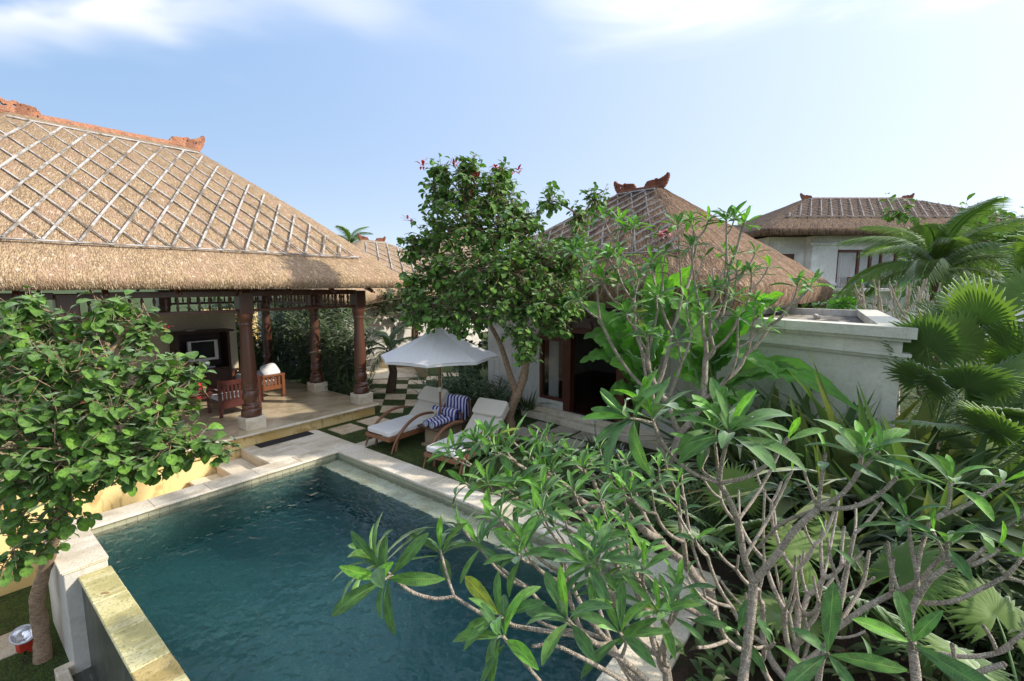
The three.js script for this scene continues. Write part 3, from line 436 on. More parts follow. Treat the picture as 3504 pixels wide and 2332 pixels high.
// ---------------------------------------------------------------- entrance path, steps, pavers
{
  const path = new THREE.Group(); path.name = 'stone_path'; path.userData = { kind: 'structure', label: 'pale stone landing between pool and pavilion' }; scene.add(path);
  for (let i = 0; i < 2; i++) for (let j = 0; j < 2; j++) part('path_slab', cbx(3.97 + i * 0.85 + 0.001, -0.05, -10.56 + j * 0.68 + 0.001, 4.82 + i * 0.85 - 0.001, 0.002 * ((i + j) % 2), -9.88 + j * 0.68 - 0.002, 0.006), (i + j) % 2 ? M.stone : M.stone2, path);
  part('path_base', cbx(3.975, LOW, -10.555, 5.5, -0.051, -9.205, 0), M.stone3, path);
  const steps = new THREE.Group(); steps.name = 'garden_steps'; steps.userData = { kind: 'structure', label: 'stone steps going down beside the yellow wall' }; scene.add(steps);
  for (let i = 0; i < 6; i++) { const x1 = 3.965 - i * 0.48; part('step', merge([cbx(x1 - 0.5, -0.24 - i * 0.2, -10.55, x1, -0.2 - i * 0.2, -9.205, 0.006)]), M.stone2, steps); part('step_base', cbx(x1 - 0.48, LOW, -10.548, x1, -0.241 - i * 0.2, -9.21, 0), M.stone3, steps); }
  struct('stone_strip', cbx(5.672, LAWN - 0.03, -8.91, 7.3, LAWN + 0.018, -8.58, 0.006), M.stone2, 'narrow pale stone strip under the first lounger');
  const pv = (pts, m, k) => { const t = [], c = [0, 1].map(i => pts.reduce((a, p) => a + p[i], 0) / 4), y = LAWN + 0.016 + k * 0.0015, q = (a, b) => { t.push(a[0], y, a[1], b[0], y, b[1], c[0], y, c[1]); t.push(a[0], y, a[1], a[0], LAWN - 0.03, a[1], b[0], y, b[1], b[0], y, b[1], a[0], LAWN - 0.03, a[1], b[0], LAWN - 0.03, b[1]); }; for (let i = 0; i < 4; i++) q(pts[i], pts[(i + 1) % 4]); return fromTris(t); };
  const st = new THREE.Group(); st.name = 'stepping_stones'; st.userData = { kind: 'structure', label: 'stepping stones laid into the lawn' }; scene.add(st);
  part('paver', pv(rect(5.88, -10.36, 6.5, -9.71), M.paver, 0), M.paver, st); part('paver', pv(rect(6.7, -10.4, 7.32, -9.8), M.paver, 1), M.paver, st);
  for (const [x, z, s] of [[9.36, -5.76, 0.58], [8.68, -5.8, 0.6], [8.7, -6.45, 0.58], [8.02, -6.5, 0.56], [9.36, -5.1, 0.58], [8.66, -5.12, 0.58], [9.36, -6.45, 0.5]]) part('paver', pv(rect(x - s / 2, z - s / 2, x + s / 2, z + s / 2), 0, 0), M.paverGrey, st);
  for (const [x, z] of [[0.05, -9.05], [-0.75, -9.1], [-1.6, -9.0]]) { const g = pv(rect(x - 0.36, z - 0.3, x + 0.36, z + 0.3), 0, 0); g.translate(0, LOW - LAWN, 0); part('paver', g, M.paverGrey, st); }
  const ck = new THREE.Group(); ck.name = 'checkered_path'; ck.userData = { kind: 'structure', label: 'checkered path of pale slabs and grass squares' }; scene.add(ck);
  const b = [7.58, -10.63], u = [0.497, -0.567], v = [0.385, 0.535];
  for (let i = 0; i < 8; i++) for (let j = -2; j < 4; j++) if ((i + j) % 2 === 0) { const at = (p, q) => [b[0] + p * u[0] + q * v[0], b[1] + p * u[1] + q * v[1]], c = at(i + 0.5, j + 0.5); if (c[0] < 8.0 && j < 0) continue; if (c[0] > 10.3 && c[1] > -12.2) continue; const e = 0.012; part('paver', pv([at(i + e, j + e), at(i + 1 - e, j + e), at(i + 1 - e, j + 1 - e), at(i + e, j + 1 - e)], 0, (i * 3 + j) % 3), M.paver, ck); }
}
// ---------------------------------------------------------------- open pavilion
{
  const FY = 0.28, P = thing('thatched_pavilion', 'large open thatched pavilion with turned brown columns beside the pool', 'pavilion', [3, 0, -13.8]);
  const W = (x, z) => [x - 3, z + 13.8];
  const cb = (x0, y0, z0, x1, y1, z1, b) => cbx(x0 - 3, y0, z0 + 13.8, x1 - 3, y1, z1 + 13.8, b);
  part('base_wall', cb(-1.45, LOW, -17.0, 7.42, 0.235, -10.6, 0.01), M.yellow, P, 'stained yellow base wall of the pavilion');
  part('floor_edge', merge([tube([V(-4.5, 0.255, 3.3), V(4.47, 0.255, 3.3)], 0.026, 10), tube([V(4.47, 0.255, 3.3), V(4.47, 0.255, -3.2)], 0.026, 10), cb(-1.5, 0.236, -17.0, 7.47, 0.276, -10.5, 0.004)]), M.stone2, P);
  const tx = 9, tz = 7; for (let i = 0; i < tx; i++) for (let j = 0; j < tz; j++) { const x0 = -1.48 + i * 0.993, z0 = -10.56 - j * 0.9; part('floor_tile', cb(x0 + 0.002, 0.2765, z0 - 0.898, x0 + 0.991, FY + 0.0006 * ((i * 7 + j * 3) % 3), z0, 0.0015), (i * 5 + j * 3) % 4 ? M.tile : M.tile2, P); }
  const prof = [[0.001, 0.56], [0.205, 0.56], [0.21, 0.60], [0.205, 0.70], [0.185, 0.73], [0.172, 0.74], [0.185, 0.76], [0.187, 0.80], [0.172, 0.83], [0.135, 0.85], [0.125, 0.88], [0.15, 0.93], [0.168, 1.0], [0.165, 1.07], [0.145, 1.13], [0.13, 1.15], [0.15, 1.17], [0.155, 1.20], [0.14, 1.22], [0.15, 1.24], [0.16, 1.27], [0.148, 1.30], [0.152, 1.33], [0.165, 1.36], [0.155, 1.39], [0.16, 1.45], [0.155, 1.6], [0.142, 2.0], [0.13, 2.3], [0.122, 2.58], [0.135, 2.60], [0.142, 2.63], [0.13, 2.66], [0.135, 2.70], [0.15, 2.74], [0.16, 2.80], [0.155, 2.86]];
  const cg = lathe(prof, 28);
  const spots = []; for (const x of [7.25, 4.4, 1.55, -1.3]) spots.push([x, -10.95]); spots.push([7.25, -13.25], [-1.3, -13.25], [7.25, -16.4], [4.4, -16.4], [1.55, -16.4], [-1.3, -16.4]);
  for (const [x, z] of spots) { const [lx, lz] = W(x, z), c = part('column', cg, M.column, P); c.position.set(lx, 0, lz); const pl = part('plinth', cbx(-0.215, FY, -0.215, 0.215, 0.56, 0.215, 0.008), M.stone2, c); part('capital', cbx(-0.15, 2.86, -0.15, 0.15, 3.34, 0.15, 0.015), M.column, c); }
  // carved frieze between the column heads
  const bal = lathe([[0.012, 0], [0.02, 0.02], [0.03, 0.06], [0.022, 0.1], [0.016, 0.13], [0.024, 0.17], [0.03, 0.22], [0.018, 0.26], [0.012, 0.28]], 8);
  const frieze = (x0, z0, x1, z1) => { const [a, b] = W(x0, z0), [c, d] = W(x1, z1), L = Math.hypot(c - a, d - b), ang = Math.atan2(-(d - b), c - a), f = new THREE.Group(); f.name = 'frieze'; f.position.set((a + c) / 2, 0, (b + d) / 2); f.rotation.y = ang; P.add(f); part('rail', cbx(-L / 2 + 0.15, 2.90, -0.05, L / 2 - 0.15, 2.965, 0.05, 0.008), M.column, f); part('rail', cbx(-L / 2 + 0.15, 3.245, -0.06, L / 2 - 0.15, 3.36, 0.06, 0.008), M.column, f); const n = Math.round((L - 0.4) / 0.19); for (let i = 0; i < n; i++) { const o = part('baluster', bal, M.column, f); o.position.set(-L / 2 + 0.2 + (i + 0.5) * (L - 0.4) / n, 2.965, 0); } };
  frieze(7.25, -10.95, 4.4, -10.95); frieze(4.4, -10.95, 1.55, -10.95); frieze(1.55, -10.95, -1.3, -10.95); frieze(7.25, -10.95, 7.25, -13.25); frieze(7.25, -13.25, 7.25, -16.4); frieze(7.25, -16.4, 4.4, -16.4);
  part('back_wall', cb(-1.3, FY, -15.66, 5.95, 2.66, -15.5, 0.01), M.cream, P);
  part('back_wall', cb(-1.42, FY, -16.4, -1.2, 2.66, -13.3, 0.01), M.cream, P);
  const R = roofShape({ hx: 5.32, hz: 3.85, rh: 1.62, y0: 3.69, y1: 6.86, thick: 0.23, rc: 0.55, bulge: 0.05, seed: 3 });
  const roof = part('roof', R.geo, M.thatch, P, 'pinkish straw thatch held by crossed battens');
  strawFringe(roof, R, 26000, M.straw, 5);
  straps(roof, R, { lift: 0.062, s0: 0.5, s1: 3.58, xl: [-3.95, -1.62], xr: [3.95, 1.62], step: 0.43, slope: 0.70, m: M.batten, m2: M.batten, w1: 0.038, w2: 0.027, phase: 0.1 });
  ridgeSet(roof, R, 6.84, M.terra, 0.98);
  // dark rafters under the roof
  for (let i = -4; i <= 4; i++) for (const s of [-1, 1]) part('rafter', tube([V(i * 1.05, 3.32, s * 3.6), V(clamp(i * 1.05, -1.5, 1.5), 6.1, s * 0.15)], 0.045, 6), M.column, P);
}
// ---------------------------------------------------------------- bungalow with carved door
const HB = thing('thatched_bungalow', 'white bungalow with old thatched hip roof and carved brown doorway', 'bungalow', [10.24, 0, -8.97], -0.094);
{
  const H = HB, c = (...a) => cbx(...a), wall = (name, g, m, l) => part(name, g, m, H, l);
  wall('front_wall', merge([c(0, 0, 0, 0.2, 3.22, 1.98, 0.01), c(0, 0, 5.35, 0.2, 3.22, 6.4, 0.01), c(0.003, 2.96, 1.98, 0.2, 3.22, 5.35, 0), c(0.0, 0, 1.98, 0.2, 0.48, 2.80, 0.006), c(0.0, 0, 4.55, 0.2, 0.48, 5.35, 0.006)]), M.white);
  wall('side_wall', merge([c(0.2, 0, 0, 7.0, 3.22, 0.2, 0), c(0.2, 0, 6.2, 7.0, 3.22, 6.4, 0), c(6.8, 0, 0.2, 7.0, 3.22, 6.2, 0)]), M.white);
  wall('room_lining', merge([c(0.2, 0.3, 0.201, 0.22, 3.2, 1.9, 0), c(5.2, 0.3, 0.2, 5.3, 3.2, 6.2, 0), c(0.2, 3.12, 0.2, 6.8, 3.2, 6.2, 0)]), M.interior);
  wall('floor', c(0.0, 0.02, 2.80, 6.8, 0.3, 4.55, 0.004), M.darkFloor);
  wall('floor', c(0.2, 0.02, 0.2, 6.8, 0.298, 6.2, 0), M.darkFloor);
  wall('cornice', merge([c(-0.06, 2.97, -0.06, 0.0, 3.04, 6.46, 0.01), c(-0.1, 3.16, -0.1, 0.0, 3.24, 6.5, 0.01)]), M.cream);
  wall('doorstep', merge([c(-0.28, -0.03, 1.6, 0, 0.14, 5.7, 0.01), c(-0.10, 0.141, 1.9, 0, 0.28, 5.5, 0.008)]), M.stone2);
  // timber doorway: sidelights, posts, carved boards
  for (const [z0, z1] of [[1.98, 2.80], [4.55, 5.35]]) { const s = new THREE.Group(); s.name = 'sidelight'; H.add(s); part('frame', merge([c(0.04, 0.48, z0, 0.16, 2.12, z0 + 0.07, 0.006), c(0.04, 0.48, z1 - 0.07, 0.16, 2.12, z1, 0.006), c(0.042, 0.48, z0 + 0.07, 0.158, 0.55, z1 - 0.07, 0.004), c(0.042, 2.05, z0 + 0.07, 0.158, 2.12, z1 - 0.07, 0.004)]), M.doorwood, s); part('pane', c(0.095, 0.55, z0 + 0.07, 0.101, 2.05, z1 - 0.07, 0), M.glass, s); const fold = []; const n = 26; for (let i = 0; i <= n; i++) fold.push([z0 + 0.1 + (z1 - z0 - 0.5) * i / n, 0.3 + 0.025 * Math.sin(i * 1.5)]); const tr = []; for (let i = 0; i < n; i++) { const [a, p] = fold[i], [b, q] = fold[i + 1]; tr.push(p, 0.4, a, q, 0.4, b, q, 2.6, b, p, 0.4, a, q, 2.6, b, p, 2.6, a); } part('curtain', fromTris(tr), M.curtain, s); }
  for (const z of [2.80, 4.33]) wall('door_post', c(-0.02, 0.28, z, 0.18, 2.9, z + 0.22, 0.01), M.doorwood);
  wall('door_lintel', c(-0.015, 2.30, 3.02, 0.175, 2.44, 4.33, 0.008), M.doorwood);
  const carved = (pts, z) => { const g = extrude(pts, 0.07, 0.01); g.rotateY(-Math.PI / 2); g.translate(0.05, 0, 0); return g; };
  const cp = wall('carved_board', carved([[1.98, 2.12], [2.79, 2.12], [2.79, 2.95], [2.2, 2.95], [1.98, 2.55]]), M.redwood, 'carved reddish board above the side window');
  const cq = wall('carved_board', carved([[4.56, 2.12], [5.34, 2.12], [5.34, 2.55], [5.12, 2.95], [4.56, 2.95]]), M.redwood); const cr = wall('carved_board', carved([[3.025, 2.445], [4.325, 2.445], [4.325, 2.95], [3.025, 2.95]]), M.redwood);
  const rr = rng(9), curl = []; for (let i = 0; i < 150; i++) { const z = 2.02 + rr() * 3.28, y = 2.16 + rr() * 0.74; if (z > 2.78 && z < 4.58 && y < 2.48) continue; if ((z < 2.2 && y > 2.5) || (z > 5.1 && y > 2.5)) continue; const s = 0.025 + rr() * 0.02, a = rr() * 6.28, pts = []; for (let k = 0; k < 6; k++) { const t = k / 5 * 4.2 + a; pts.push(V(-0.004, y + s * (0.4 + k * 0.14) * Math.sin(t), z + s * (0.4 + k * 0.14) * Math.cos(t))); } curl.push(tube(pts, [0.004, 0.008, 0.011, 0.012, 0.009, 0.004], 5)); }
  part('carved_scrolls', merge(curl), M.redwood, H).userData.kind = 'stuff';
  const R = roofShape({ hx: 4.45, hz: 4.55, rh: 0.66, y0: 3.52, y1: 6.32, thick: 0.44, rc: 0.85, bulge: 0.02, seed: 11, rough: 3 });
  const rg = new THREE.Group(); rg.name = 'roof'; rg.position.set(3.75, 0, 2.75); rg.rotation.y = -Math.PI / 2; H.add(rg);   // roof space: x along the front, +z towards the front
  const th = part('thatch', R.geo, M.thatchOld, rg); strawFringe(rg, R, 26000, M.strawOld, 15);
  straps(rg, R, { lift: 0.07, s0: 0.95, s1: 4.25, xl: [-3.0, -0.62], xr: [3.0, 0.62], step: 0.45, slope: 0.62, m: M.battenGrey, w1: 0.055, w2: 0.036, phase: 0.2 });
  ridgeSet(rg, R, 6.31, M.terraOld, 0.95, false);
  part('ridge_cap', tube([V(-0.68, 6.31, 0), V(0.68, 6.31, 0)], 0.09, 10), M.terraOld, rg);
}
// ---------------------------------------------------------------- flat-roofed annex, corners given on the ground
{
  const A = [10.09, -4.17], Bc = [8.44, 0.31], C = [13.9, -0.14], D = [14.3, -5.0], TOP = 2.91, N = thing('flat_roof_annex', 'white flat roofed annex with moulded parapet joined to the bungalow', 'annex', [8.44, 0, 0.31]);
  const prism = (off, y0, y1, inset) => { // wall ring along A-B-C with outward offset
    const pts = [A, Bc, C].map(p => [p[0] - 8.44, p[1] - 0.31]); const n1 = [-(pts[1][1] - pts[0][1]), pts[1][0] - pts[0][0]], n2 = [-(pts[2][1] - pts[1][1]), pts[2][0] - pts[1][0]]; const nz = n => { const l = Math.hypot(...n); return [n[0] / l, n[1] / l]; }; const m1 = nz(n1), m2 = nz(n2); // left normals; outside is -normal of travel? chosen so that outside faces the garden
    const mid = (o) => { const k = 1 + m1[0] * m2[0] + m1[1] * m2[1]; return [pts[1][0] + (m1[0] + m2[0]) / k * o, pts[1][1] + (m1[1] + m2[1]) / k * o]; };
    const line = o => [[pts[0][0] + m1[0] * o, pts[0][1] + m1[1] * o], mid(o), [pts[2][0] + m2[0] * o, pts[2][1] + m2[1] * o]]; const a = line(off), b = line(inset), t = []; const q = (p, r, s, u) => t.push(...p, ...r, ...s, ...p, ...s, ...u);
    for (let i = 0; i < 2; i++) { const y = (p, h) => [p[0], h, p[1]]; q(y(a[i], y0), y(a[i + 1], y0), y(a[i + 1], y1), y(a[i], y1)); q(y(b[i], y0), y(b[i], y1), y(b[i + 1], y1), y(b[i + 1], y0)); q(y(a[i], y1), y(a[i + 1], y1), y(b[i + 1], y1), y(b[i], y1)); q(y(a[i], y0), y(b[i], y0), y(b[i + 1], y0), y(a[i + 1], y0)); }
    for (const i of [0, 2]) { const y = (p, h) => [p[0], h, p[1]]; q(y(a[i], y0), y(a[i], y1), y(b[i], y1), y(b[i], y0)); } return fromTris(t); };
  const S = -1;
  part('wall', prism(-0.0 * S, -0.03, TOP - 0.1, 0.22 * S), M.annex, N);
  part('parapet_cap', prism(-0.12 * S, TOP - 0.15, TOP, 0.26 * S), M.annex, N); part('cap_moulding', prism(-0.07 * S, TOP - 0.20, TOP - 0.151, 0.1 * S), M.annex, N);
  part('wall_moulding', prism(-0.09 * S, 2.50, 2.545, 0.05 * S), M.annex, N); part('wall_moulding', prism(-0.05 * S, 2.455, 2.499, 0.05 * S), M.annex, N);
  const loc = p => [p[0] - 8.44, p[1] - 0.31];
  part('roof_deck', sheet([A, Bc, C, D].map(loc), 2.74), M.slab, N, 'rain stained concrete roof deck');
  part('rear_wall', merge([(() => { const g = cbx(0, -0.03, -0.1, Math.hypot(0.4, 4.86), TOP - 0.02, 0.1, 0); g.rotateY(Math.atan2(4.86, 0.4)); g.translate(C[0] - 8.44, 0, C[1] - 0.31); return g; })()]), M.white, N);
  part('roof_curb', cbx(2.2, 2.741, -3.3, 5.4, 2.84, -3.1, 0.01), M.white, N); part('roof_pipe', tube([V(3.4, 2.80, -1.3), V(4.1, 2.80, -1.42)], 0.045, 10), M.white, N);
}
// ---------------------------------------------------------------- two-storey house behind
{
  const H = thing('two_storey_house', 'distant two storey white house with thatched roof and balcony door', 'house', [30.6, 0, -5.9], -0.903), c = (...a) => cbx(...a);
  part('wall', merge([c(0.9, 0, -8, 3.1, 6.3, -0.3, 0.02), c(3.1, 0, -8, 4.6, 6.3, 0.35, 0.02), c(8.2, 0, -8, 16.2, 6.3, 0.35, 0.02), c(4.6, 5.5, -8, 8.2, 6.3, 0.349, 0), c(4.6, 0, -8, 8.2, 3.3, 0.349, 0), c(4.6, 3.3, -8, 8.2, 5.5, -1.2, 0)]), M.paint, H);
  part('moulding', merge([c(2.95, 5.75, 0.35, 16.3, 5.92, 0.47, 0.02), c(0.8, 3.42, -0.3, 3.1, 3.6, -0.18, 0.02), c(3.0, 3.42, 0.35, 4.6, 3.6, 0.46, 0.02), c(8.2, 3.42, 0.35, 16.3, 3.6, 0.46, 0.02)]), M.paint, H);
  const w = part('shutter_window', c(1.55, 4.1, -0.3, 2.45, 5.3, -0.24, 0.02), M.doorwood, H); for (let i = 0; i < 8; i++) part('louvre', c(1.62, 4.18 + i * 0.14, -0.24, 2.38, 4.27 + i * 0.14, -0.215, 0.01), M.doorwood, w);
  const d = new THREE.Group(); d.name = 'balcony_door'; H.add(d); part('frame', merge([c(4.6, 3.3, 0.1, 4.75, 5.5, 0.25, 0.02), c(8.05, 3.3, 0.1, 8.2, 5.5, 0.25, 0.02), c(4.75, 5.35, 0.1, 8.05, 5.5, 0.25, 0.02), c(5.85, 3.3, 0.1, 6.0, 5.35, 0.25, 0.02), c(6.55, 3.3, 0.1, 6.7, 5.35, 0.25, 0.02), c(7.2, 3.3, 0.1, 7.3, 5.35, 0.25, 0.02)]), M.doorwood, d);
  for (const [a, b] of [[4.75, 5.85], [6.0, 6.55], [6.7, 7.2], [7.3, 8.05]]) { part('pane', c(a, 3.35, 0.16, b, 5.35, 0.17, 0), M.glass, d); }
  const tr = []; for (let i = 0; i < 30; i++) { const a = 4.8 + i * 0.034, b = a + 0.034, p = -0.2 + 0.04 * Math.sin(i * 1.3), q = -0.2 + 0.04 * Math.sin((i + 1) * 1.3); tr.push(a, 3.3, p, b, 3.3, q, b, 5.3, q, a, 3.3, p, b, 5.3, q, a, 5.3, p); } part('curtain', fromTris(tr), M.curtain, d);
  part('balcony', c(4.5, 3.1, 0.35, 8.3, 3.28, 1.5, 0.02), M.white, H); part('balcony_rail', merge([c(4.5, 3.85, 1.4, 8.3, 3.92, 1.47, 0.01), ...[4.5, 5.4, 6.35, 7.3, 8.23].map(x => c(x, 3.28, 1.4, x + 0.06, 3.85, 1.46, 0.01))]), M.doorwood, H);
  const R = roofShape({ hx: 8.9, hz: 5.4, rh: 3.5, y0: 6.62, y1: 9.1, thick: 0.36, rc: 0.9, bulge: 0.04, seed: 21, rough: 2.5 }); const rg = new THREE.Group(); rg.name = 'roof'; rg.position.set(8.5, 0, -3.9); H.add(rg);
  part('thatch', R.geo, M.thatchGrey, rg); straps(rg, R, { s0: 1.5, s1: 5.1, xl: [-6.9, -3.4], xr: [6.9, 3.4], step: 0.62, slope: 0.62, m: M.battenGrey, w1: 0.06, w2: 0.05, lift: 0.08 }); ridgeSet(rg, R, 9.08, M.terraOld, 1.0);
  const cloth = (x, w, h, m, l) => { const tr = [], n = 8; for (let i = 0; i < n; i++) { const a = x + w * i / n, b = x + w * (i + 1) / n, p = 1.50 + 0.02 * Math.sin(i * 1.7), q = 1.50 + 0.02 * Math.sin((i + 1) * 1.7); tr.push(a, 3.935, 1.42, b, 3.935, 1.42, b, 3.935 - h, q, a, 3.935, 1.42, b, 3.935 - h, q, a, 3.935 - h, p); } const g = fromTris(tr); g.rotateY(-0.903); g.translate(30.6, 0, -5.9); return solo('towel', g, m, l, 'towel', 'towels drying on the balcony rail'); };
  cloth(4.7, 0.95, 0.5, M.blueTowel, 'dark blue towel on the distant balcony rail'); cloth(5.9, 0.6, 0.4, M.yellowTowel, 'yellow towel on the distant balcony rail'); cloth(7.3, 0.8, 0.5, M.tealTowel, 'teal towel on the distant balcony rail');
}
// ---------------------------------------------------------------- other roofs behind the pavilion
function farHouse(label, pos, turn, o, tiles) {
  const H = thing('thatched_house', label, 'house', pos, turn, 'thatched houses behind the pavilion'); const R = roofShape(o);
  part('wall', cbx(-o.hx + 0.9, 0, -o.hz + 0.9, o.hx - 0.9, o.y0 - 0.2, o.hz - 0.9, 0.02), M.white, H); const rf = part('roof', R.geo, M.thatch, H); strawFringe(rf, R, 3000, M.straw, o.seed);
  straps(rf, R, { s0: o.hz * 0.25, s1: o.hz * 0.92, xl: [-(o.hx - o.hz * 0.32), -o.rh], xr: [o.hx - o.hz * 0.32, o.rh], step: 0.6, slope: 0.65, m: M.batten, w1: 0.045, w2: 0.03 }); ridgeSet(rf, R, o.y1 - 0.02, M.terraOld, 0.7, tiles); return H;
}
farHouse('thatched house roof rising just behind the pavilion roof', [13.9, 0, -19.6], 0.0, { hx: 5.0, hz: 4.3, rh: 0.6, y0: 3.2, y1: 5.62, thick: 0.35, rc: 0.7, seed: 31 }, false);
farHouse('low thatched house seen left of the flowering tree', [27.5, 0, -27.0], 0.2, { hx: 6.0, hz: 4.6, rh: 2.0, y0: 4.6, y1: 7.3, thick: 0.35, rc: 0.7, seed: 33 }, true);
farHouse('small thatched house between bungalow and distant house', [21.5, 0, -6.6], -0.2, { hx: 4.6, hz: 4.0, rh: 0.7, y0: 3.3, y1: 5.7, thick: 0.35, rc: 0.8, seed: 35 }, false);
// ---------------------------------------------------------------- gateway and garden walls at the back
{
  const g = thing('gateway', 'low stone gateway with dark posts at the end of the checkered path', 'gateway', [10.8, 0, -14.6], Math.atan2(1.85, 1.14) - Math.PI / 2 - 0.0);
  g.rotation.y = -0.62;
  part('landing', cbx(-1.3, -0.03, -1.6, 1.15, 0.05, 0.55, 0.01), M.stone2, g); part('side_wall', cbx(-1.65, -0.03, -1.75, -1.31, 0.72, 0.5, 0.015), M.ochre, g); part('side_wall', cbx(1.16, -0.03, -1.75, 1.5, 0.72, 0.5, 0.015), M.ochre, g); part('low_wall', cbx(-1.3, -0.03, -1.95, 1.15, 0.62, -1.77, 0.01), M.ochre, g);
  for (const x of [-0.72, 1.3]) part('post', cbx(x - 0.07, 0.62, -1.93, x + 0.07, 2.9, -1.79, 0.01), M.redwood, g); part('beam', cbx(-1.7, 2.9, -1.95, 1.6, 3.05, -1.77, 0.01), M.redwood, g);
}
solo('boundary_wall', (() => { const a = cbx(-6, -0.03, -0.15, 6, 2.1, 0.15, 0.02); return a; })(), M.yellow, 'yellow boundary wall beyond the back gate', 'wall').position.set(15.6, 0, -29.5);
struct('far_path', cbx(8, LAWN - 0.02, -28.9, 24, LAWN + 0.02, -27.6, 0.01), M.stone, 'pale path in front of the yellow boundary wall');
// ---------------------------------------------------------------- loungers, umbrella, towels
{
  const make = (label, pos, turn) => {
    const S = thing('sun_lounger', label, 'sun lounger', pos, turn, 'sun loungers on the lawn');   // origin at the foot end, length along +x
    const W = 0.40, arc = (z) => { const p = []; for (let i = 0; i <= 14; i++) { const t = i / 14; p.push(V(0.02 + 1.22 * t, -0.03 + 0.02 + 0.66 * Math.sin(Math.PI * Math.pow(t, 0.72) * 0.62), z)); } return p; };
    part('side_rail', cbx(0.02, 0.23, -W, 1.9, 0.32, -W + 0.05, 0.008), M.teak, S); part('side_rail', cbx(0.02, 0.23, W - 0.05, 1.9, 0.32, W, 0.008), M.teak, S);
    part('end_rail', cbx(0.0, 0.232, -W, 0.04, 0.318, W, 0.008), M.teak, S);
    for (let i = 0; i < 9; i++) part('slat', cbx(0.08 + i * 0.14, 0.318, -W + 0.02, 0.17 + i * 0.14, 0.336, W - 0.02, 0.004), M.teak, S);
    for (const [x, z] of [[0.22, -W + 0.06], [0.22, W - 0.06], [1.62, -W + 0.06], [1.62, W - 0.06]]) part('leg', tube([V(x, -0.03, z), V(x + (x < 1 ? 0.05 : -0.05), 0.24, z)], 0.03, 8), M.teak, S);
    for (const z of [-W - 0.035, W + 0.035]) part('arm', tube(arc(z), [0.02, 0.028, 0.033, 0.036, 0.037, 0.037, 0.037, 0.037, 0.036, 0.035, 0.034, 0.033, 0.03, 0.028, 0.022], 8, true, 0.75), M.teak, S);
    const pad = (L, w, h, m, name, par) => { const s = new THREE.Shape(); const r = 0.06; s.moveTo(r, -w); s.lineTo(L - r, -w); s.quadraticCurveTo(L, -w, L, -w + r); s.lineTo(L, w - r); s.quadraticCurveTo(L, w, L - r, w); s.lineTo(r, w); s.quadraticCurveTo(0, w, 0, w - r); s.lineTo(0, -w + r); s.quadraticCurveTo(0, -w, r, -w); let g = new THREE.ExtrudeGeometry(s, { depth: h - 0.05, bevelEnabled: true, bevelSize: 0.022, bevelThickness: 0.025, bevelSegments: 3 }); g.translate(0, 0, 0.025); g.rotateX(-Math.PI / 2); return part(name, boxUV(g), m, par); };
    const seat = pad(1.24, W - 0.04, 0.10, M.cushion, 'seat_cushion', S); seat.position.set(0.04, 0.336, 0);
    const piping = part('piping', tube([V(0.0, 0.05, -W + 0.02), V(1.2, 0.05, -W + 0.02)], 0.006, 5), M.cushionBack, seat);
    const bk = new THREE.Group(); bk.name = 'backrest'; bk.position.set(1.25, 0.34, 0); bk.rotation.z = 0.72; S.add(bk);
    part('back_frame', merge([cbx(0, -0.03, -W + 0.03, 0.78, 0.0, -W + 0.08, 0.006), cbx(0, -0.03, W - 0.08, 0.78, 0.0, W - 0.03, 0.006), ...[0, 1, 2, 3, 4].map(i => cbx(0.06 + i * 0.15, -0.02, -W + 0.08, 0.15 + i * 0.15, -0.002, W - 0.08, 0.004))]), M.teak, bk);
    pad(0.80, W - 0.04, 0.10, M.cushionBack, 'back_cushion', bk).position.set(0.0, 0.004, 0);
    pad(0.36, W - 0.03, 0.10, M.cushionBack, 'head_pillow', bk).position.set(0.47, 0.09, 0);
    part('strut', tube([V(1.75, 0.28, -W + 0.1), V(1.72, 0.72, -W + 0.1)], 0.014, 6), M.teak, S);
    return S;
  };
  make('cream cushioned sun lounger nearest the pavilion', [5.74, 0, -8.17], 0.03);
  make('cream cushioned sun lounger nearest the flowering tree, foot behind plumeria leaves', [5.72, 0, -6.22], 0.10);
  const T = thing('side_table', 'brown wooden side table between the two loungers', 'table', [6.95, 0, -7.42], 0);
  part('table_top', cbx(-0.46, 0.40, -0.33, 0.46, 0.45, 0.33, 0.01), M.tablewood, T); part('pedestal', merge([cbx(-0.34, 0.03, -0.24, 0.34, 0.40, 0.24, 0.02)]), M.stoneBase, T); part('foot', cbx(-0.40, -0.03, -0.29, 0.40, 0.03, 0.29, 0.01), M.stoneBase, T);
  // umbrella
  const U = thing('parasol', 'white octagonal garden parasol with wooden pole', 'parasol', [7.06, 0, -7.62], 0.2);
  part('pole', tube([V(0, 0.45, 0), V(0, 1.2, 0), V(0, 2.52, 0)], 0.026, 10), M.teak, U); part('finial', lathe([[0.001, 2.65], [0.018, 2.64], [0.028, 2.61], [0.02, 2.58], [0.026, 2.56], [0.001, 2.54]], 10), M.teak, U); part('collar', lathe([[0.027, 1.10], [0.042, 1.11], [0.045, 1.16], [0.042, 1.2], [0.027, 1.21]], 12), M.cushionBack, U);
  part('cord', tube([V(0.04, 1.15, 0.02), V(0.05, 1.6, 0.02), V(0.035, 2.1, 0.01)], 0.005, 5), M.cushion, U);
  const Rr = 1.32, yr = 1.93, yt = 2.58, seg = 8;
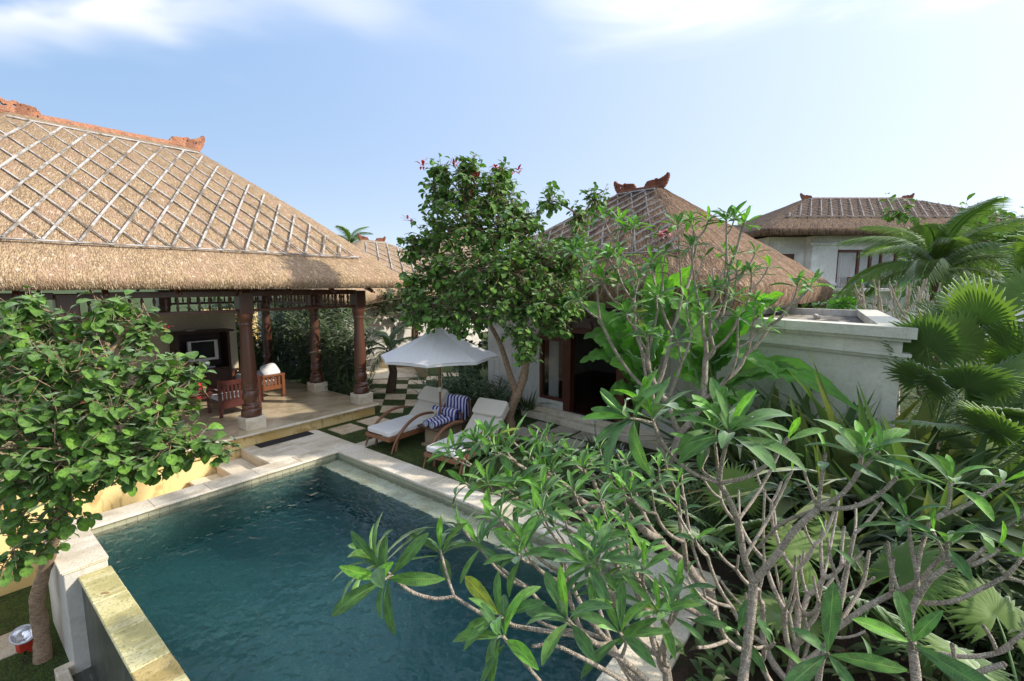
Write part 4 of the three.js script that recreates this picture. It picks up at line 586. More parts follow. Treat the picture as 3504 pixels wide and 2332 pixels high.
  for (let k = 0; k < seg; k++) {
    const a0 = k / seg * 2 * Math.PI + 0.35, a1 = a0 + 2 * Math.PI / seg, pos = [], idx = [], uv = [], nr = 8, nc = 6;
    for (let i = 0; i <= nr; i++) for (let j = 0; j <= nc; j++) { const t = i / nr, f = j / nc, x = lerp(Math.cos(a0), Math.cos(a1), f) * Rr * t, z = lerp(Math.sin(a0), Math.sin(a1), f) * Rr * t, sag = 0.05 * Math.sin(Math.PI * t) * Math.sin(Math.PI * f) + 0.025 * t * t * Math.sin(Math.PI * f) * -1; pos.push(x, yt - (yt - yr) * t - 0.05 * Math.sin(Math.PI * t) * 0.6 - sag * 0.8, z); uv.push(x, z); }
    for (let i = 0; i < nr; i++) for (let j = 0; j < nc; j++) { const a = i * (nc + 1) + j, b = a + nc + 1; idx.push(a, a + 1, b, b, a + 1, b + 1); }
    const g = new THREE.BufferGeometry(); g.setAttribute('position', new THREE.Float32BufferAttribute(pos, 3)); g.setAttribute('uv', new THREE.Float32BufferAttribute(uv, 2)); g.setIndex(idx); g.computeVertexNormals(); const pn = part('canopy_panel', g, M.canopy, U);
    const e0 = V(Math.cos(a0) * Rr, yr, Math.sin(a0) * Rr), e1 = V(Math.cos(a1) * Rr, yr, Math.sin(a1) * Rr), tr = [], n = 6; for (let j = 0; j < n; j++) { const p = e0.clone().lerp(e1, j / n), q = e0.clone().lerp(e1, (j + 1) / n), d0 = 0.05, lift = f => 0.012 * Math.sin(Math.PI * f); p.y += lift(j / n); q.y += lift((j + 1) / n); tr.push(p.x, p.y, p.z, q.x, q.y, q.z, q.x, q.y - d0, q.z, p.x, p.y, p.z, q.x, q.y - d0, q.z, p.x, p.y - d0, p.z); } part('valance', fromTris(tr), M.canopy, pn);
    part('rib', tube([V(0, yt - 0.05, 0), V(Math.cos(a0) * Rr * 0.5, lerp(yt, yr, 0.5) - 0.07, Math.sin(a0) * Rr * 0.5), V(Math.cos(a0) * Rr * 0.98, yr - 0.012, Math.sin(a0) * Rr * 0.98)], 0.01, 6), M.teak, U);
    part('strut', tube([V(0, 1.75, 0), V(Math.cos(a0) * Rr * 0.5, lerp(yt, yr, 0.5) - 0.08, Math.sin(a0) * Rr * 0.5)], 0.008, 5), M.teak, U);
  }
  // rolled towels on the table
  const roll = (x, z, label) => { const n = 14, L = 0.56, p = []; const t = thing('rolled_towel', label, 'towel', [x, 0.45 + 0.075, z], 0.06, 'blue and white striped pool towels'); const sp = []; for (let i = 0; i < 60; i++) { const a = i / 60 * 6.283 * 3.2, r = 0.012 + 0.06 * i / 60; sp.push([r * Math.cos(a), r * Math.sin(a)]); } let g = new THREE.CylinderGeometry(0.073, 0.073, L, 22, 1, true); const uv = g.attributes.uv; for (let i = 0; i < uv.count; i++) uv.setXY(i, uv.getY(i) * L, uv.getX(i) * 0.46); g.rotateZ(Math.PI / 2); g.translate(L / 2, 0, 0); part('roll', g, M.towel, t);
    const st = [], th = 0.0; for (let i = 0; i < 59; i++) { for (const e of [0, L]) { const [a, b] = sp[i], [c, d] = sp[i + 1], o = e ? 0.004 : -0.004; st.push(e + o, a, b, e + o, c, d, e + o, d * 0 + c * 0.86, d * 0.86, e + o, a, b, e + o, c * 0.86, d * 0.86, e + o, a * 0.86, b * 0.86); } } part('roll_end', fromTris(st), M.towelEnd || M.blueTowel, t); const cap = new THREE.CylinderGeometry(0.072, 0.072, L - 0.004, 22); cap.rotateZ(Math.PI / 2); cap.translate(L / 2, 0, 0); part('roll_core', cap, M.sheet, t); };
  roll(6.50, -7.50, 'striped towel roll lying at the rear of the side table'); roll(6.49, -7.29, 'striped towel roll lying at the front of the side table');
  const drape = (x, z0, z1, top, bot, label) => { const t = thing('draped_towel', label, 'towel', [x, 0, (z0 + z1) / 2], 0.05, 'blue and white striped pool towels'), w = (z1 - z0) / 2, pos = [], uv = [], idx = [], path = []; for (let i = 0; i <= 8; i++) path.push([-0.085 - 0.03 * (1 - i / 8), lerp(bot, top - 0.07, i / 8)]); for (let i = 1; i <= 8; i++) { const a = Math.PI - i / 8 * Math.PI; path.push([0.085 * Math.cos(a), top - 0.07 + 0.07 * Math.sin(a)]); } for (let i = 1; i <= 8; i++) path.push([0.085 + 0.04 * i / 8, lerp(top - 0.07, bot, i / 8)]); const nz = 24; let len = 0; path.forEach(([x1, y], i) => { if (i) len += Math.hypot(x1 - path[i - 1][0], y - path[i - 1][1]); for (let j = 0; j <= nz; j++) { const f = j / nz, crease = 0.018 * Math.exp(-(((f - 0.47) / 0.03) ** 2)); pos.push(x1 * (1 + 0.05 * Math.sin(f * 9 + i)), y - crease - 0.01 * Math.sin(f * 7), -w + 2 * w * f); uv.push(2 * w * f, len); } }); for (let i = 0; i < path.length - 1; i++) for (let j = 0; j < nz; j++) { const a = i * (nz + 1) + j, b = a + nz + 1; idx.push(a, b, a + 1, b, b + 1, a + 1); } const g = new THREE.BufferGeometry(); g.setAttribute('position', new THREE.Float32BufferAttribute(pos, 3)); g.setAttribute('uv', new THREE.Float32BufferAttribute(uv, 2)); g.setIndex(idx); g.computeVertexNormals(); part('cloth', g, M.towel, t); part('tie', tube([V(-0.1, top - 0.12, -0.03), V(-0.03, top - 0.012, -0.02), V(0.05, top - 0.01, -0.02), V(0.1, top - 0.1, -0.03)], 0.007, 5), M.cushion, t); };
  const rack = thing('towel_rack', 'low wooden rack holding the draped striped towels', 'rack', [7.42, 0, -7.60], 0.05);
  for (const [x, y] of [[-0.16, 0.62], [0.14, 0.86]]) { part('rail', tube([V(x, y, -0.44), V(x, y, 0.44)], 0.02, 8), M.teak, rack); for (const z of [-0.43, 0.43]) part('leg', tube([V(x, -0.03, z), V(x, y, z)], 0.018, 8), M.teak, rack); }
  drape(7.26, -8.0, -7.25, 0.70, 0.36, 'striped towel draped in front on the low rack'); drape(7.56, -8.02, -7.24, 0.94, 0.42, 'striped towel draped behind on the low rack');
}
solo('door_mat', cbx(4.24, 0.004, -10.53, 5.45, 0.016, -10.22, 0.004), M.rubber, 'black rubber mat on the path by the pavilion step', 'mat');
// ---------------------------------------------------------------- pavilion furniture
{
  const FY = 0.283;
  const ch = thing('armchair', 'dark red slatted armchair seen from behind', 'armchair', [4.22, FY, -12.3]);
  part('back_rail', merge([cbx(0.07, 0.78, -0.03, 0.9, 0.9, 0.03, 0.008), cbx(0.07, 0.22, -0.03, 0.9, 0.42, 0.03, 0.008)]), M.redwood, ch);
  for (let i = 0; i < 9; i++) part('back_slat', cbx(0.11 + i * 0.088, 0.42, -0.014, 0.165 + i * 0.088, 0.78, 0.014, 0.004), M.redwood, ch);
  for (const x of [0, 0.9]) { part('leg', cbx(x, 0, -0.035, x + 0.07, 0.93, 0.035, 0.008), M.redwood, ch); part('leg', cbx(x, 0, -0.78, x + 0.07, 0.6, -0.71, 0.008), M.redwood, ch); part('armrest', cbx(x - 0.02, 0.6, -0.8, x + 0.09, 0.635, -0.036, 0.008), M.redwood, ch); part('side_rail', cbx(x + 0.01, 0.26, -0.71, x + 0.06, 0.36, -0.036, 0.006), M.redwood, ch); }
  part('seat', cbx(0.07, 0.28, -0.75, 0.9, 0.34, -0.04, 0.008), M.redwood, ch); part('cushion', cbx(0.075, 0.34, -0.78, 0.895, 0.46, -0.05, 0.04), M.sheet, ch);
  const db = thing('daybed', 'orange brown slatted daybed with white mattress', 'daybed', [5.62, FY, -13.4]);
  for (const z of [0, -1.85]) { for (const x of [0, 0.62]) part('leg', cbx(x, 0, z - 0.05, x + 0.09, 0.64, z + 0.05, 0.008), M.orangewood, db); part('end_rail', cbx(-0.01, 0.62, z - 0.06, 0.72, 0.68, z + 0.06, 0.01), M.orangewood, db); part('end_rail', cbx(0.09, 0.24, z - 0.03, 0.62, 0.36, z + 0.03, 0.008), M.orangewood, db); for (let i = 0; i < 5; i++) part('end_slat', cbx(0.115 + i * 0.105, 0.36, z - 0.013, 0.175 + i * 0.105, 0.62, z + 0.013, 0.004), M.orangewood, db); }
  part('side_rail', cbx(0.0, 0.24, -1.8, 0.06, 0.36, -0.05, 0.008), M.orangewood, db); part('side_rail', cbx(0.65, 0.24, -1.8, 0.71, 0.36, -0.05, 0.008), M.orangewood, db); part('mattress', cbx(0.06, 0.36, -1.79, 0.65, 0.53, -0.065, 0.05), M.sheet, db);
  const pil = (x, y, z, ry, rx, label) => { const g = new THREE.SphereGeometry(1, 18, 12), p = g.attributes.position; for (let i = 0; i < p.count; i++) { const X = p.getX(i), Y = p.getY(i), Z = p.getZ(i); const f = v => Math.sign(v) * Math.pow(Math.abs(v), 0.55); p.setXYZ(i, f(X) * 0.25, Y * 0.09 * (1 - 0.5 * Math.max(Math.abs(f(X)), Math.abs(f(Z))) ** 4), f(Z) * 0.22); } g.computeVertexNormals(); const o = solo('pillow', boxUV(g), M.sheet, label, 'pillow'); o.position.set(x, y, z); o.rotation.set(rx, ry, 0.0); };
  pil(6.05, FY + 0.76, -13.62, 0.2, 0.9, 'white pillow propped against the daybed end'); pil(5.92, FY + 0.62, -13.95, 0.5, 0.12, 'white pillow lying flat on the daybed');
  const ct = thing('coffee_table', 'dark red wooden coffee table in the pavilion', 'table', [4.3, FY, -14.0]);
  part('table_top', cbx(-0.5, 0.38, -0.5, 0.5, 0.43, 0.5, 0.01), M.redwood, ct); for (const x of [-0.45, 0.38]) for (const z of [-0.45, 0.38]) part('leg', cbx(x, 0, z, x + 0.07, 0.38, z + 0.07, 0.006), M.redwood, ct); part('apron', merge([cbx(-0.42, 0.26, 0.39, 0.42, 0.38, 0.42, 0.004), cbx(-0.42, 0.26, -0.42, 0.42, 0.38, -0.39, 0.004)]), M.redwood, ct);
  const bk = thing('basket', 'small woven basket with wrapped goods on the coffee table', 'basket', [4.15, FY + 0.43, -13.72]); part('bowl', lathe([[0.001, 0.0], [0.12, 0.0], [0.16, 0.03], [0.19, 0.09], [0.175, 0.095], [0.15, 0.04], [0.001, 0.02]], 18), M.wicker, bk); part('parcel', cbx(-0.08, 0.06, -0.05, 0.05, 0.24, 0.04, 0.015), M.wicker, bk); part('parcel', cbx(0.02, 0.05, -0.08, 0.12, 0.19, 0.05, 0.015), M.wicker, bk);
  solo('magazine', cbx(4.45, FY + 0.431, -13.75, 4.66, FY + 0.441, -13.55, 0.002), M.curtain, 'magazine lying on the dark coffee table', 'magazine');
  const cab = thing('media_cabinet', 'dark wooden media cabinet against the cream wall', 'cabinet', [4.2, FY, -15.48]);
  part('carcass', merge([cbx(0, 0, 0, 0.06, 1.86, 0.58, 0.004), cbx(1.27, 0, 0, 1.33, 1.86, 0.58, 0.004), cbx(0.06, 0, 0, 1.27, 1.86, 0.03, 0), cbx(0.06, 0.05, 0.03, 1.27, 0.11, 0.57, 0.004), cbx(0.06, 0.78, 0.03, 1.27, 0.83, 0.57, 0.004)]), M.darkwood, cab); part('top', cbx(-0.1, 1.86, -0.0, 1.43, 1.91, 0.68, 0.01), M.darkwood, cab); part('door', cbx(0.065, 0.115, 0.545, 0.66, 0.775, 0.575, 0.006), M.darkwood, cab); part('door', cbx(0.67, 0.115, 0.545, 1.265, 0.775, 0.575, 0.006), M.darkwood, cab);
  const tv = thing('television', 'silver framed flat television in the dark cabinet', 'television', [4.88, FY + 0.83, -15.1]); part('frame', merge([cbx(-0.38, 0.22, -0.05, -0.29, 0.80, 0.05, 0.008), cbx(0.29, 0.22, -0.05, 0.38, 0.80, 0.05, 0.008), cbx(-0.29, 0.22, -0.05, 0.29, 0.29, 0.05, 0.006), cbx(-0.29, 0.765, -0.05, 0.29, 0.80, 0.05, 0.006)]), M.silver, tv); part('screen', cbx(-0.29, 0.29, -0.04, 0.29, 0.765, 0.035, 0.002), M.screen, tv); part('stand', merge([cbx(-0.12, 0.04, -0.05, 0.12, 0.22, 0.03, 0.01), cbx(-0.25, 0.0, -0.12, 0.25, 0.04, 0.12, 0.01)]), M.silver, tv);
  solo('disc_player', cbx(4.5, FY + 0.831, -15.02, 4.86, FY + 0.895, -14.93, 0.006), M.silver, 'flat silver disc player below the television', 'player');
  solo('folded_cloth', cbx(4.5, FY + 1.911, -15.2, 4.72, FY + 1.97, -15.02, 0.02), M.curtain, 'grey folded cloth on top of the cabinet', 'cloth');
  const b2 = thing('bed', 'dark bed with white sheet edge inside the bungalow', 'bed', [12.6, 0.3, -5.1], -0.094); part('mattress', cbx(0, 0.22, -0.9, 2.0, 0.48, 0.9, 0.05), M.sheet, b2); part('blanket', cbx(-0.015, 0.1, -0.75, 1.95, 0.49, 0.92, 0.05), M.darkCloth, b2); part('bed_frame', cbx(-0.05, 0, -0.95, 2.05, 0.22, 0.95, 0.01), M.darkwood, b2);
}
// garden spotlight by the tree foot
{
  const s = thing('garden_spotlight', 'round chrome garden spotlight on a red bracket', 'spotlight', [0.43, LOW, -8.62], 0.3); const head = new THREE.Group(); head.name = 'head'; head.position.set(0, 0.24, 0); head.rotation.set(0.55, 0, 0.12); s.add(head);
  part('reflector', lathe([[0.001, 0.0], [0.06, 0.012], [0.095, 0.05], [0.118, 0.10], [0.128, 0.10], [0.105, 0.04], [0.065, -0.005], [0.001, -0.02]], 24), M.chrome, head); part('rim', (() => { const g = new THREE.TorusGeometry(0.123, 0.011, 8, 28); g.rotateX(Math.PI / 2); g.translate(0, 0.10, 0); return g; })(), M.silver, head); part('lens', (() => { const g = new THREE.CylinderGeometry(0.118, 0.118, 0.006, 24); g.translate(0, 0.103, 0); return g; })(), M.lampGlass, head);
  part('bracket', merge([cbx(-0.07, 0.08, -0.05, 0.07, 0.2, 0.05, 0.01), cbx(0.03, 0.02, -0.04, 0.10, 0.14, 0.04, 0.01)]), M.redPlastic, s); part('spike', tube([V(0, 0.1, 0), V(0, -0.04, 0)], [0.016, 0.005], 8), M.black, s);
}
solo('fallen_leaf', (() => { const g = G.lance[0].clone(); g.scale(0.13, 0.13, 0.13); g.rotateY(0.9); return g; })(), L.dry, 'brown fallen leaf on the overflow edge of the pool', 'leaf').position.set(1.0, -0.108, -6.95);
// ---------------------------------------------------------------- plants: builders
const bez = (a, c, b, n) => { const o = []; for (let i = 0; i <= n; i++) { const t = i / n; o.push(V().addScaledVector(a, (1 - t) * (1 - t)).addScaledVector(c, 2 * t * (1 - t)).addScaledVector(b, t * t)); } return o; };
const pick = (a, r) => a[Math.floor(r() * a.length)];
// forking shrub: tips are joined pair by pair down to the foot
function plumeria(name, label, foot, tips, o = {}) {
  const { seed = 1, r0 = 0.0105, rMax = 0.045, bark = M.bark, group, leafMost = 300, gather = 0.62, mats = L.plum, spread = 1, young = 0.12, old = 0.03, more = 1, big = 1 } = o;
  const P = thing(name, label, 'plumeria', foot, 0, group), R = rng(seed), F = V(...foot);
  let nodes = tips.map(([x, y, z, n, l]) => ({ p: V(x, y, z).sub(F), r: r0 * (0.85 + 0.35 * R()), leaves: Math.round(n * more), l: l * big, kids: [] }));
  const all = [...nodes];
  while (nodes.length > 1) {
    let best = null; for (let i = 0; i < nodes.length; i++) for (let j = i + 1; j < nodes.length; j++) { const d = nodes[i].p.distanceTo(nodes[j].p) + 0.35 * Math.abs(nodes[i].p.y - nodes[j].p.y); if (!best || d < best.d) best = { d, i, j }; }
    const a = nodes[best.i], b = nodes[best.j], m = a.p.clone().lerp(b.p, 0.5), dir = V(0, 0.12 * m.y, 0).sub(m), len = dir.length(); m.addScaledVector(dir.normalize(), Math.min(len * 0.9, gather * best.d + 0.07)); m.y = Math.min(m.y, Math.min(a.p.y, b.p.y) - 0.03); if (m.y < 0.05) m.y = 0.05 + 0.05 * R();
    const n = { p: m, r: Math.min(rMax, Math.pow(a.r ** 2.4 + b.r ** 2.4, 1 / 2.4)), kids: [a, b] }; nodes = nodes.filter(q => q !== a && q !== b); nodes.push(n);
  }
  const root = nodes[0], list = [];
  const limb = ([pts, nl, ll]) => { const cr = new THREE.CatmullRomCurve3(pts.map(p => V(p[0], p[1], p[2]).sub(F))), n = pts.length * 5, P2 = cr.getPoints(n), rad = P2.map((_, i) => { const f = i / n * (pts.length - 1), k = Math.min(pts.length - 2, Math.floor(f)); return lerp(pts[k][3], pts[k + 1][3], f - k) * (1 + 0.10 * (R() - 0.5)); }); part('branch', tube(P2, rad, 10), bark, P); const e = P2[n], d = V().subVectors(e, P2[n - 2]).normalize(); part('branch_tip', new THREE.SphereGeometry(rad[n] * 1.03, 8, 6).translate(e.x, e.y, e.z), bark, P); if (nl) whorl({ p: e, r: rad[n], leaves: Math.round(nl * more), l: ll * big }, d); };
  const draw = (a, an, b, bn, nm) => { const L0 = a.distanceTo(b), c = V(lerp(a.x, b.x, 0.62) + (R() - 0.5) * L0 * 0.14, lerp(a.y, b.y, 0.32) - 0.03 * L0, lerp(a.z, b.z, 0.62) + (R() - 0.5) * L0 * 0.14), n = clamp(Math.round(L0 / 0.06), 4, 14), pts = bez(a, c, b, n); const rad = pts.map((_, i) => lerp(an, bn, i / n) * (1 + 0.12 * Math.sin(i * 2.3 + R() * 2) * R())); rad[0] = an * 1.02; part(nm, tube(pts, rad, 9), bark, P); return V().subVectors(pts[n], pts[n - 1]).normalize(); };
  const walk = (n, up, ur, first) => {
    const d = draw(up, first ? n.r * 1.35 : Math.min(ur, n.r * 1.12), n.p, n.r * (n.kids.length ? 1 : 0.95), first ? 'trunk' : 'branch');
    if (n.leaves) whorl(n, d); else if (!n.kids.length) part('branch_tip', new THREE.SphereGeometry(n.r * 1.02, 8, 6).translate(n.p.x, n.p.y, n.p.z), bark, P);
    n.kids.forEach(k => walk(k, n.p, n.r, false));
  };
  const whorl = (n, d) => {
      const ax = d.clone().lerp(UP, 0.25).normalize(), x = V(1, 0, 0.3).cross(ax).normalize(), y = V().crossVectors(ax, x); let ph = R() * 6.28;
      for (let k = 0; k < n.leaves; k++) { ph += 2.4 + (R() - 0.5) * 0.4; const f = k / Math.max(1, n.leaves - 1), inc = lerp(0.28, 1.5, Math.pow(f, 0.8)) * spread + (R() - 0.5) * 0.25, rad = V().addScaledVector(x, Math.cos(ph)).addScaledVector(y, Math.sin(ph)), dir = V().addScaledVector(ax, Math.cos(inc)).addScaledVector(rad, Math.sin(inc)); const q = R(); list.push({ p: n.p.clone().addScaledVector(d, -0.05 * f).addScaledVector(rad, n.r * 0.5), q: qFrom(dir, ax.clone().addScaledVector(rad, -0.2)), s: n.l * lerp(0.78, 1.1, Math.min(1, f * 2)) * (0.85 + 0.3 * R()), w: (0.72 + 0.3 * R()) * (o.wide || 1), g: pick(G.plum, R), m: f < 0.15 && q < 0.6 ? L.plumYoung : q > 1 - old && f > 0.6 ? L.plumOld : q < young ? L.plumYoung : pick(mats, R) }); }
  };
  if (root) walk(root, V(0, -0.05, 0), rMax, true);
  for (const l of o.limbs || []) limb(l);
  addLeaves(P, list, leafMost);
  return { P, R };
}
// broadleaf tree: limbs to lobes, twigs with leaves
function broadTree(name, label, o) {
  const { foot, trunk, trunkR, limbs, lobes, seed, sprays, leaf, geo = G.broad, mats = L.broad, bark = M.barkTan, most = 300, cat = 'tree', group } = o;
  const T = thing(name, label, cat, foot, 0, group), R = rng(seed), F = V(...foot), loc = a => V(...a).sub(F);
  const cr = new THREE.CatmullRomCurve3(trunk.map(loc)); const n = trunk.length * 5, tp = cr.getPoints(n);
  part('trunk', tube(tp, tp.map((_, i) => lerp(trunkR[0], trunkR[1], i / n) * (1 + 0.09 * Math.sin(i * 1.1) + 0.06 * Math.sin(i * 2.7))), 14), bark, T);
  for (const l of limbs || []) { const pts = new THREE.CatmullRomCurve3(l.p.map(loc)).getPoints(14); part('limb', tube(pts, pts.map((_, i) => lerp(l.r[0], l.r[1], i / 14)), 9), bark, T); }
  const ends = tp.slice(Math.floor(n * 0.6)).concat(...(limbs || []).map(l => new THREE.CatmullRomCurve3(l.p.map(loc)).getPoints(8).slice(3)));
  const list = [], twigs = [];
  lobes.forEach(([x, y, z, rad, dens = 1], li) => {
    const c = loc([x, y, z]); let e = ends[0], bd = 1e9; for (const q of ends) { const d = q.distanceTo(c) + (q.y > c.y ? 0.6 : 0); if (d < bd) { bd = d; e = q; } }
    const mid = e.clone().lerp(c, 0.5).add(V((R() - 0.5) * 0.2, 0.1, (R() - 0.5) * 0.2)); part('limb', tube(bez(e, mid, c, 8), [0.022, 0.02, 0.018, 0.017, 0.016, 0.015, 0.013, 0.011, 0.009].map(q => q * (o.limbR || 1)), 7), bark, T);
    const k = Math.round(sprays * dens * (rad / 0.5) ** 1.6);
    for (let i = 0; i < k; i++) {
      const u = V(R() - 0.5, R() - 0.5, R() - 0.5).normalize(), f = Math.pow(R(), 0.45), p = c.clone().addScaledVector(u, rad * f); const d = u.clone().multiplyScalar(0.8).add(V((R() - 0.5) * 0.6, 0.18 + (R() - 0.5) * 0.8, (R() - 0.5) * 0.6)).normalize();
      const L0 = leaf * (1.3 + R() * 1.2), q = p.clone().addScaledVector(d, -L0); if (R() < 0.95) twigs.push(tube([c.clone().lerp(q, 0.5), q, p], [0.006, 0.005, 0.0025].map(v => v * (o.limbR || 1)), 4, false));
      const m = 3 + Math.floor(R() * 4); for (let j = 0; j < m; j++) { const t = j / m, sd = V(R() - 0.5, (R() - 0.5) * 0.6, R() - 0.5).normalize(), ld = d.clone().multiplyScalar(0.55).add(sd).add(V(0, -0.28, 0)).normalize(); list.push({ p: q.clone().lerp(p, 0.3 + 0.7 * t).addScaledVector(sd, 0.01), q: qFrom(ld, V((R() - 0.5) * 0.9, 1, (R() - 0.5) * 0.9)), s: leaf * (0.5 + 0.75 * R()), w: 0.8 + 0.4 * R(), g: pick(geo, R), m: pick(mats, R) }); }
    }
  });
  if (twigs.length) { const w = part('twigs', merge(twigs), bark, T); w.userData.kind = 'stuff'; }
  addLeaves(T, list, most); T.userData.count = list.length; return { T, R, loc };
}
function bloom(parent, p, R, m, petals, len, wide, name = 'flower') { const gs = []; for (let i = 0; i < petals; i++) { const g = G.lance[i % 3].clone(); g.scale(len * wide, len, len * (0.7 + 0.6 * R())); g.applyQuaternion(qFrom(V(R() - 0.5, R() * 0.9 - 0.1, R() - 0.5).normalize())); g.translate((R() - 0.5) * len * 0.7, (R() - 0.5) * len * 0.5, (R() - 0.5) * len * 0.7); gs.push(g); } const o = part(name, merge(gs), m, parent); o.position.copy(p); return o; }
// long banana-like blade along a path, torn here and there
function bladeGeo(a, c, b, half, R, tear = 0.5) {
  const n = 22, pts = bez(a, c, b, n), pos = [], uv = [], idx = []; const side = V().subVectors(b, a).cross(V(-0.75, 0.8, 0.35)).normalize();
  let cutL = 1, cutR = 1; for (let i = 0; i <= n; i++) { const t = i / n, w = half * Math.pow(Math.sin(Math.PI * clamp(0.03 + t * 0.96, 0, 1) ** 0.75), 0.6), T = V().subVectors(pts[Math.min(n, i + 1)], pts[Math.max(0, i - 1)]).normalize(), S = side.clone().addScaledVector(T, -side.dot(T)).normalize(), N = V().crossVectors(S, T).normalize(); const el = w * (R() < tear * 0.5 ? 0.62 : 1), er = w * (R() < tear * 0.5 ? 0.62 : 1); const lift = 0.28 + 0.2 * Math.sin(i * 1.3); for (const [s, e] of [[-1, el], [-0.5, el * 0.5], [0, 0], [0.5, er * 0.5], [1, er]]) { const p = pts[i].clone().addScaledVector(S, Math.sign(s) * e).addScaledVector(N, e * lift * (Math.abs(s) > 0.6 ? 0.72 : 1) + (Math.abs(s) > 0.6 ? 0.02 * Math.sin(i * 2.1 + s) : 0)); pos.push(p.x, p.y, p.z); uv.push(0.5 + s * 0.5, t); } }
  for (let i = 0; i < n; i++) for (let k = 0; k < 4; k++) { const p = i * 5 + k, q = p + 5; idx.push(p, q, p + 1, q, q + 1, p + 1); }
  const g = new THREE.BufferGeometry(); g.setAttribute('position', new THREE.Float32BufferAttribute(pos, 3)); g.setAttribute('uv', new THREE.Float32BufferAttribute(uv, 2)); g.setIndex(idx); g.computeVertexNormals(); return g;
}
function fanGeo(R, rad, n = 38, arc = 5.2, droop = 0.25) { // palmate leaf in local space: petiole arrives along +z, face up
  const pos = [], uv = [], idx = []; for (let k = 0; k < n; k++) { const f = (k + 0.5) / n - 0.5, an = f * arc, L0 = rad * (1 - 0.28 * Math.abs(f) ** 1.2 * 1.4) * (0.92 + 0.16 * R()), w = rad * arc / n * 0.54, d = [Math.sin(an), Math.cos(an)], s = [Math.cos(an), -Math.sin(an)], b = pos.length / 3; const rise = 0.18 * rad * Math.cos(an * 0.5);
    const rowsN = 5; for (let i = 0; i <= rowsN; i++) { const t = i / rowsN, ww = (t < 0.55 ? w * (t / 0.55 * 0.95 + 0.05) : w * (1 - (t - 0.55) / 0.45 * 0.96)), y = rise * t - droop * rad * Math.pow(t, 2.6) * (0.7 + 0.6 * R()); for (const e of [-1, 0, 1]) { pos.push(d[0] * L0 * t + s[0] * ww * e, y + (e ? 0 : w * 0.35 * Math.min(1, t * 3)), d[1] * L0 * t + s[1] * ww * e); uv.push(0.5 + e * 0.5, t); } }
    for (let i = 0; i < rowsN; i++) for (let e = 0; e < 2; e++) { const p = b + i * 3 + e, q = p + 3; idx.push(p, q, p + 1, q, q + 1, p + 1); } }
  const g = new THREE.BufferGeometry(); g.setAttribute('position', new THREE.Float32BufferAttribute(pos, 3)); g.setAttribute('uv', new THREE.Float32BufferAttribute(uv, 2)); g.setIndex(idx); g.computeVertexNormals(); return g;
}
function fanPalm(label, foot, crown, leaves, seed, group = 'fan palms by the annex') { // leaves: [hub x, y, z, radius, tilt towards]
  const P = thing('fan_palm', label, 'palm', foot, 0, group), R = rng(seed), C = V(0, crown, 0); if (crown > 0.3) part('trunk', tube([V(0, -0.05, 0), V(0.03, crown * 0.5, 0.02), C], [0.075, 0.06, 0.05], 10), M.barkDark, P);
  const gs = [0, 1, 2].map(() => fanGeo(R, 1, 40, 5.0 + R() * 0.6, 0.12 + 0.25 * R()));
  for (const [x, y, z, rad] of leaves) { const h = V(x - foot[0], y - foot[1], z - foot[2]), d = h.clone().sub(C); const mid = C.clone().lerp(h, 0.5).add(V(0, 0.16 * d.length(), 0)); part('leaf_stalk', tube(bez(C, mid, h, 8), [0.013, 0.012, 0.011, 0.010, 0.009, 0.009, 0.008, 0.007, 0.006], 6), M.stem, P); const end = V().subVectors(h, mid).normalize(); const o = part('fan_leaf', pick(gs, R), pick(L.fan, R), P); o.position.copy(h); o.quaternion.copy(qFrom(end.clone().add(V(0, 0.1, 0)).normalize(), UP.clone().add(V((R() - 0.5) * 0.8, 0, (R() - 0.5) * 0.8)))); o.scale.setScalar(rad); }
  return P;
}
function frondGeo(R, len, leaflet, n = 110) { // feather frond along +z arching down
  const pos = [], uv = [], idx = []; const curve = t => V(0, len * (0.42 * t - 0.75 * t * t), len * (t - 0.16 * t * t)); const strip = (a, b, c, w) => { const k = pos.length / 3, s = V().subVectors(c, a).cross(UP).normalize().multiplyScalar(w); for (const [p, f, v] of [[a, 0.6, 0], [b, 1, 0.5], [c, 0.05, 1]]) for (const e of [-1, 1]) { pos.push(p.x + s.x * f * e, p.y + s.y * f * e, p.z + s.z * f * e); uv.push(0.5 + 0.5 * e, v); } idx.push(k, k + 2, k + 1, k + 1, k + 2, k + 3, k + 2, k + 4, k + 3, k + 3, k + 4, k + 5); };
  for (let i = 0; i < n; i++) { const t = 0.12 + 0.87 * i / n, p = curve(t), T = curve(t + 0.01).sub(curve(t - 0.01)).normalize(); for (const e of [-1, 1]) { const l = leaflet * Math.pow(Math.sin(Math.PI * (0.15 + 0.82 * t)), 0.6) * (0.85 + 0.3 * R()), out = V(e, 0.25, 0).multiplyScalar(0.8).add(T.clone().multiplyScalar(0.65)).normalize(), a = p, b = p.clone().addScaledVector(out, l * 0.5), c = p.clone().addScaledVector(out, l).add(V(0, -l * (0.5 + 0.45 * R()), 0)); strip(a, b, c, 0.010 * len / 2.4); } }
  const g = new THREE.BufferGeometry(); g.setAttribute('position', new THREE.Float32BufferAttribute(pos, 3)); g.setAttribute('uv', new THREE.Float32BufferAttribute(uv, 2)); g.setIndex(idx); g.computeVertexNormals(); const rach = []; for (let i = 0; i <= 10; i++) rach.push(curve(i / 10)); return { leaf: g, rachis: tube(rach, rach.map((_, i) => lerp(0.03, 0.006, i / 10) * len / 2.4), 6) };
}
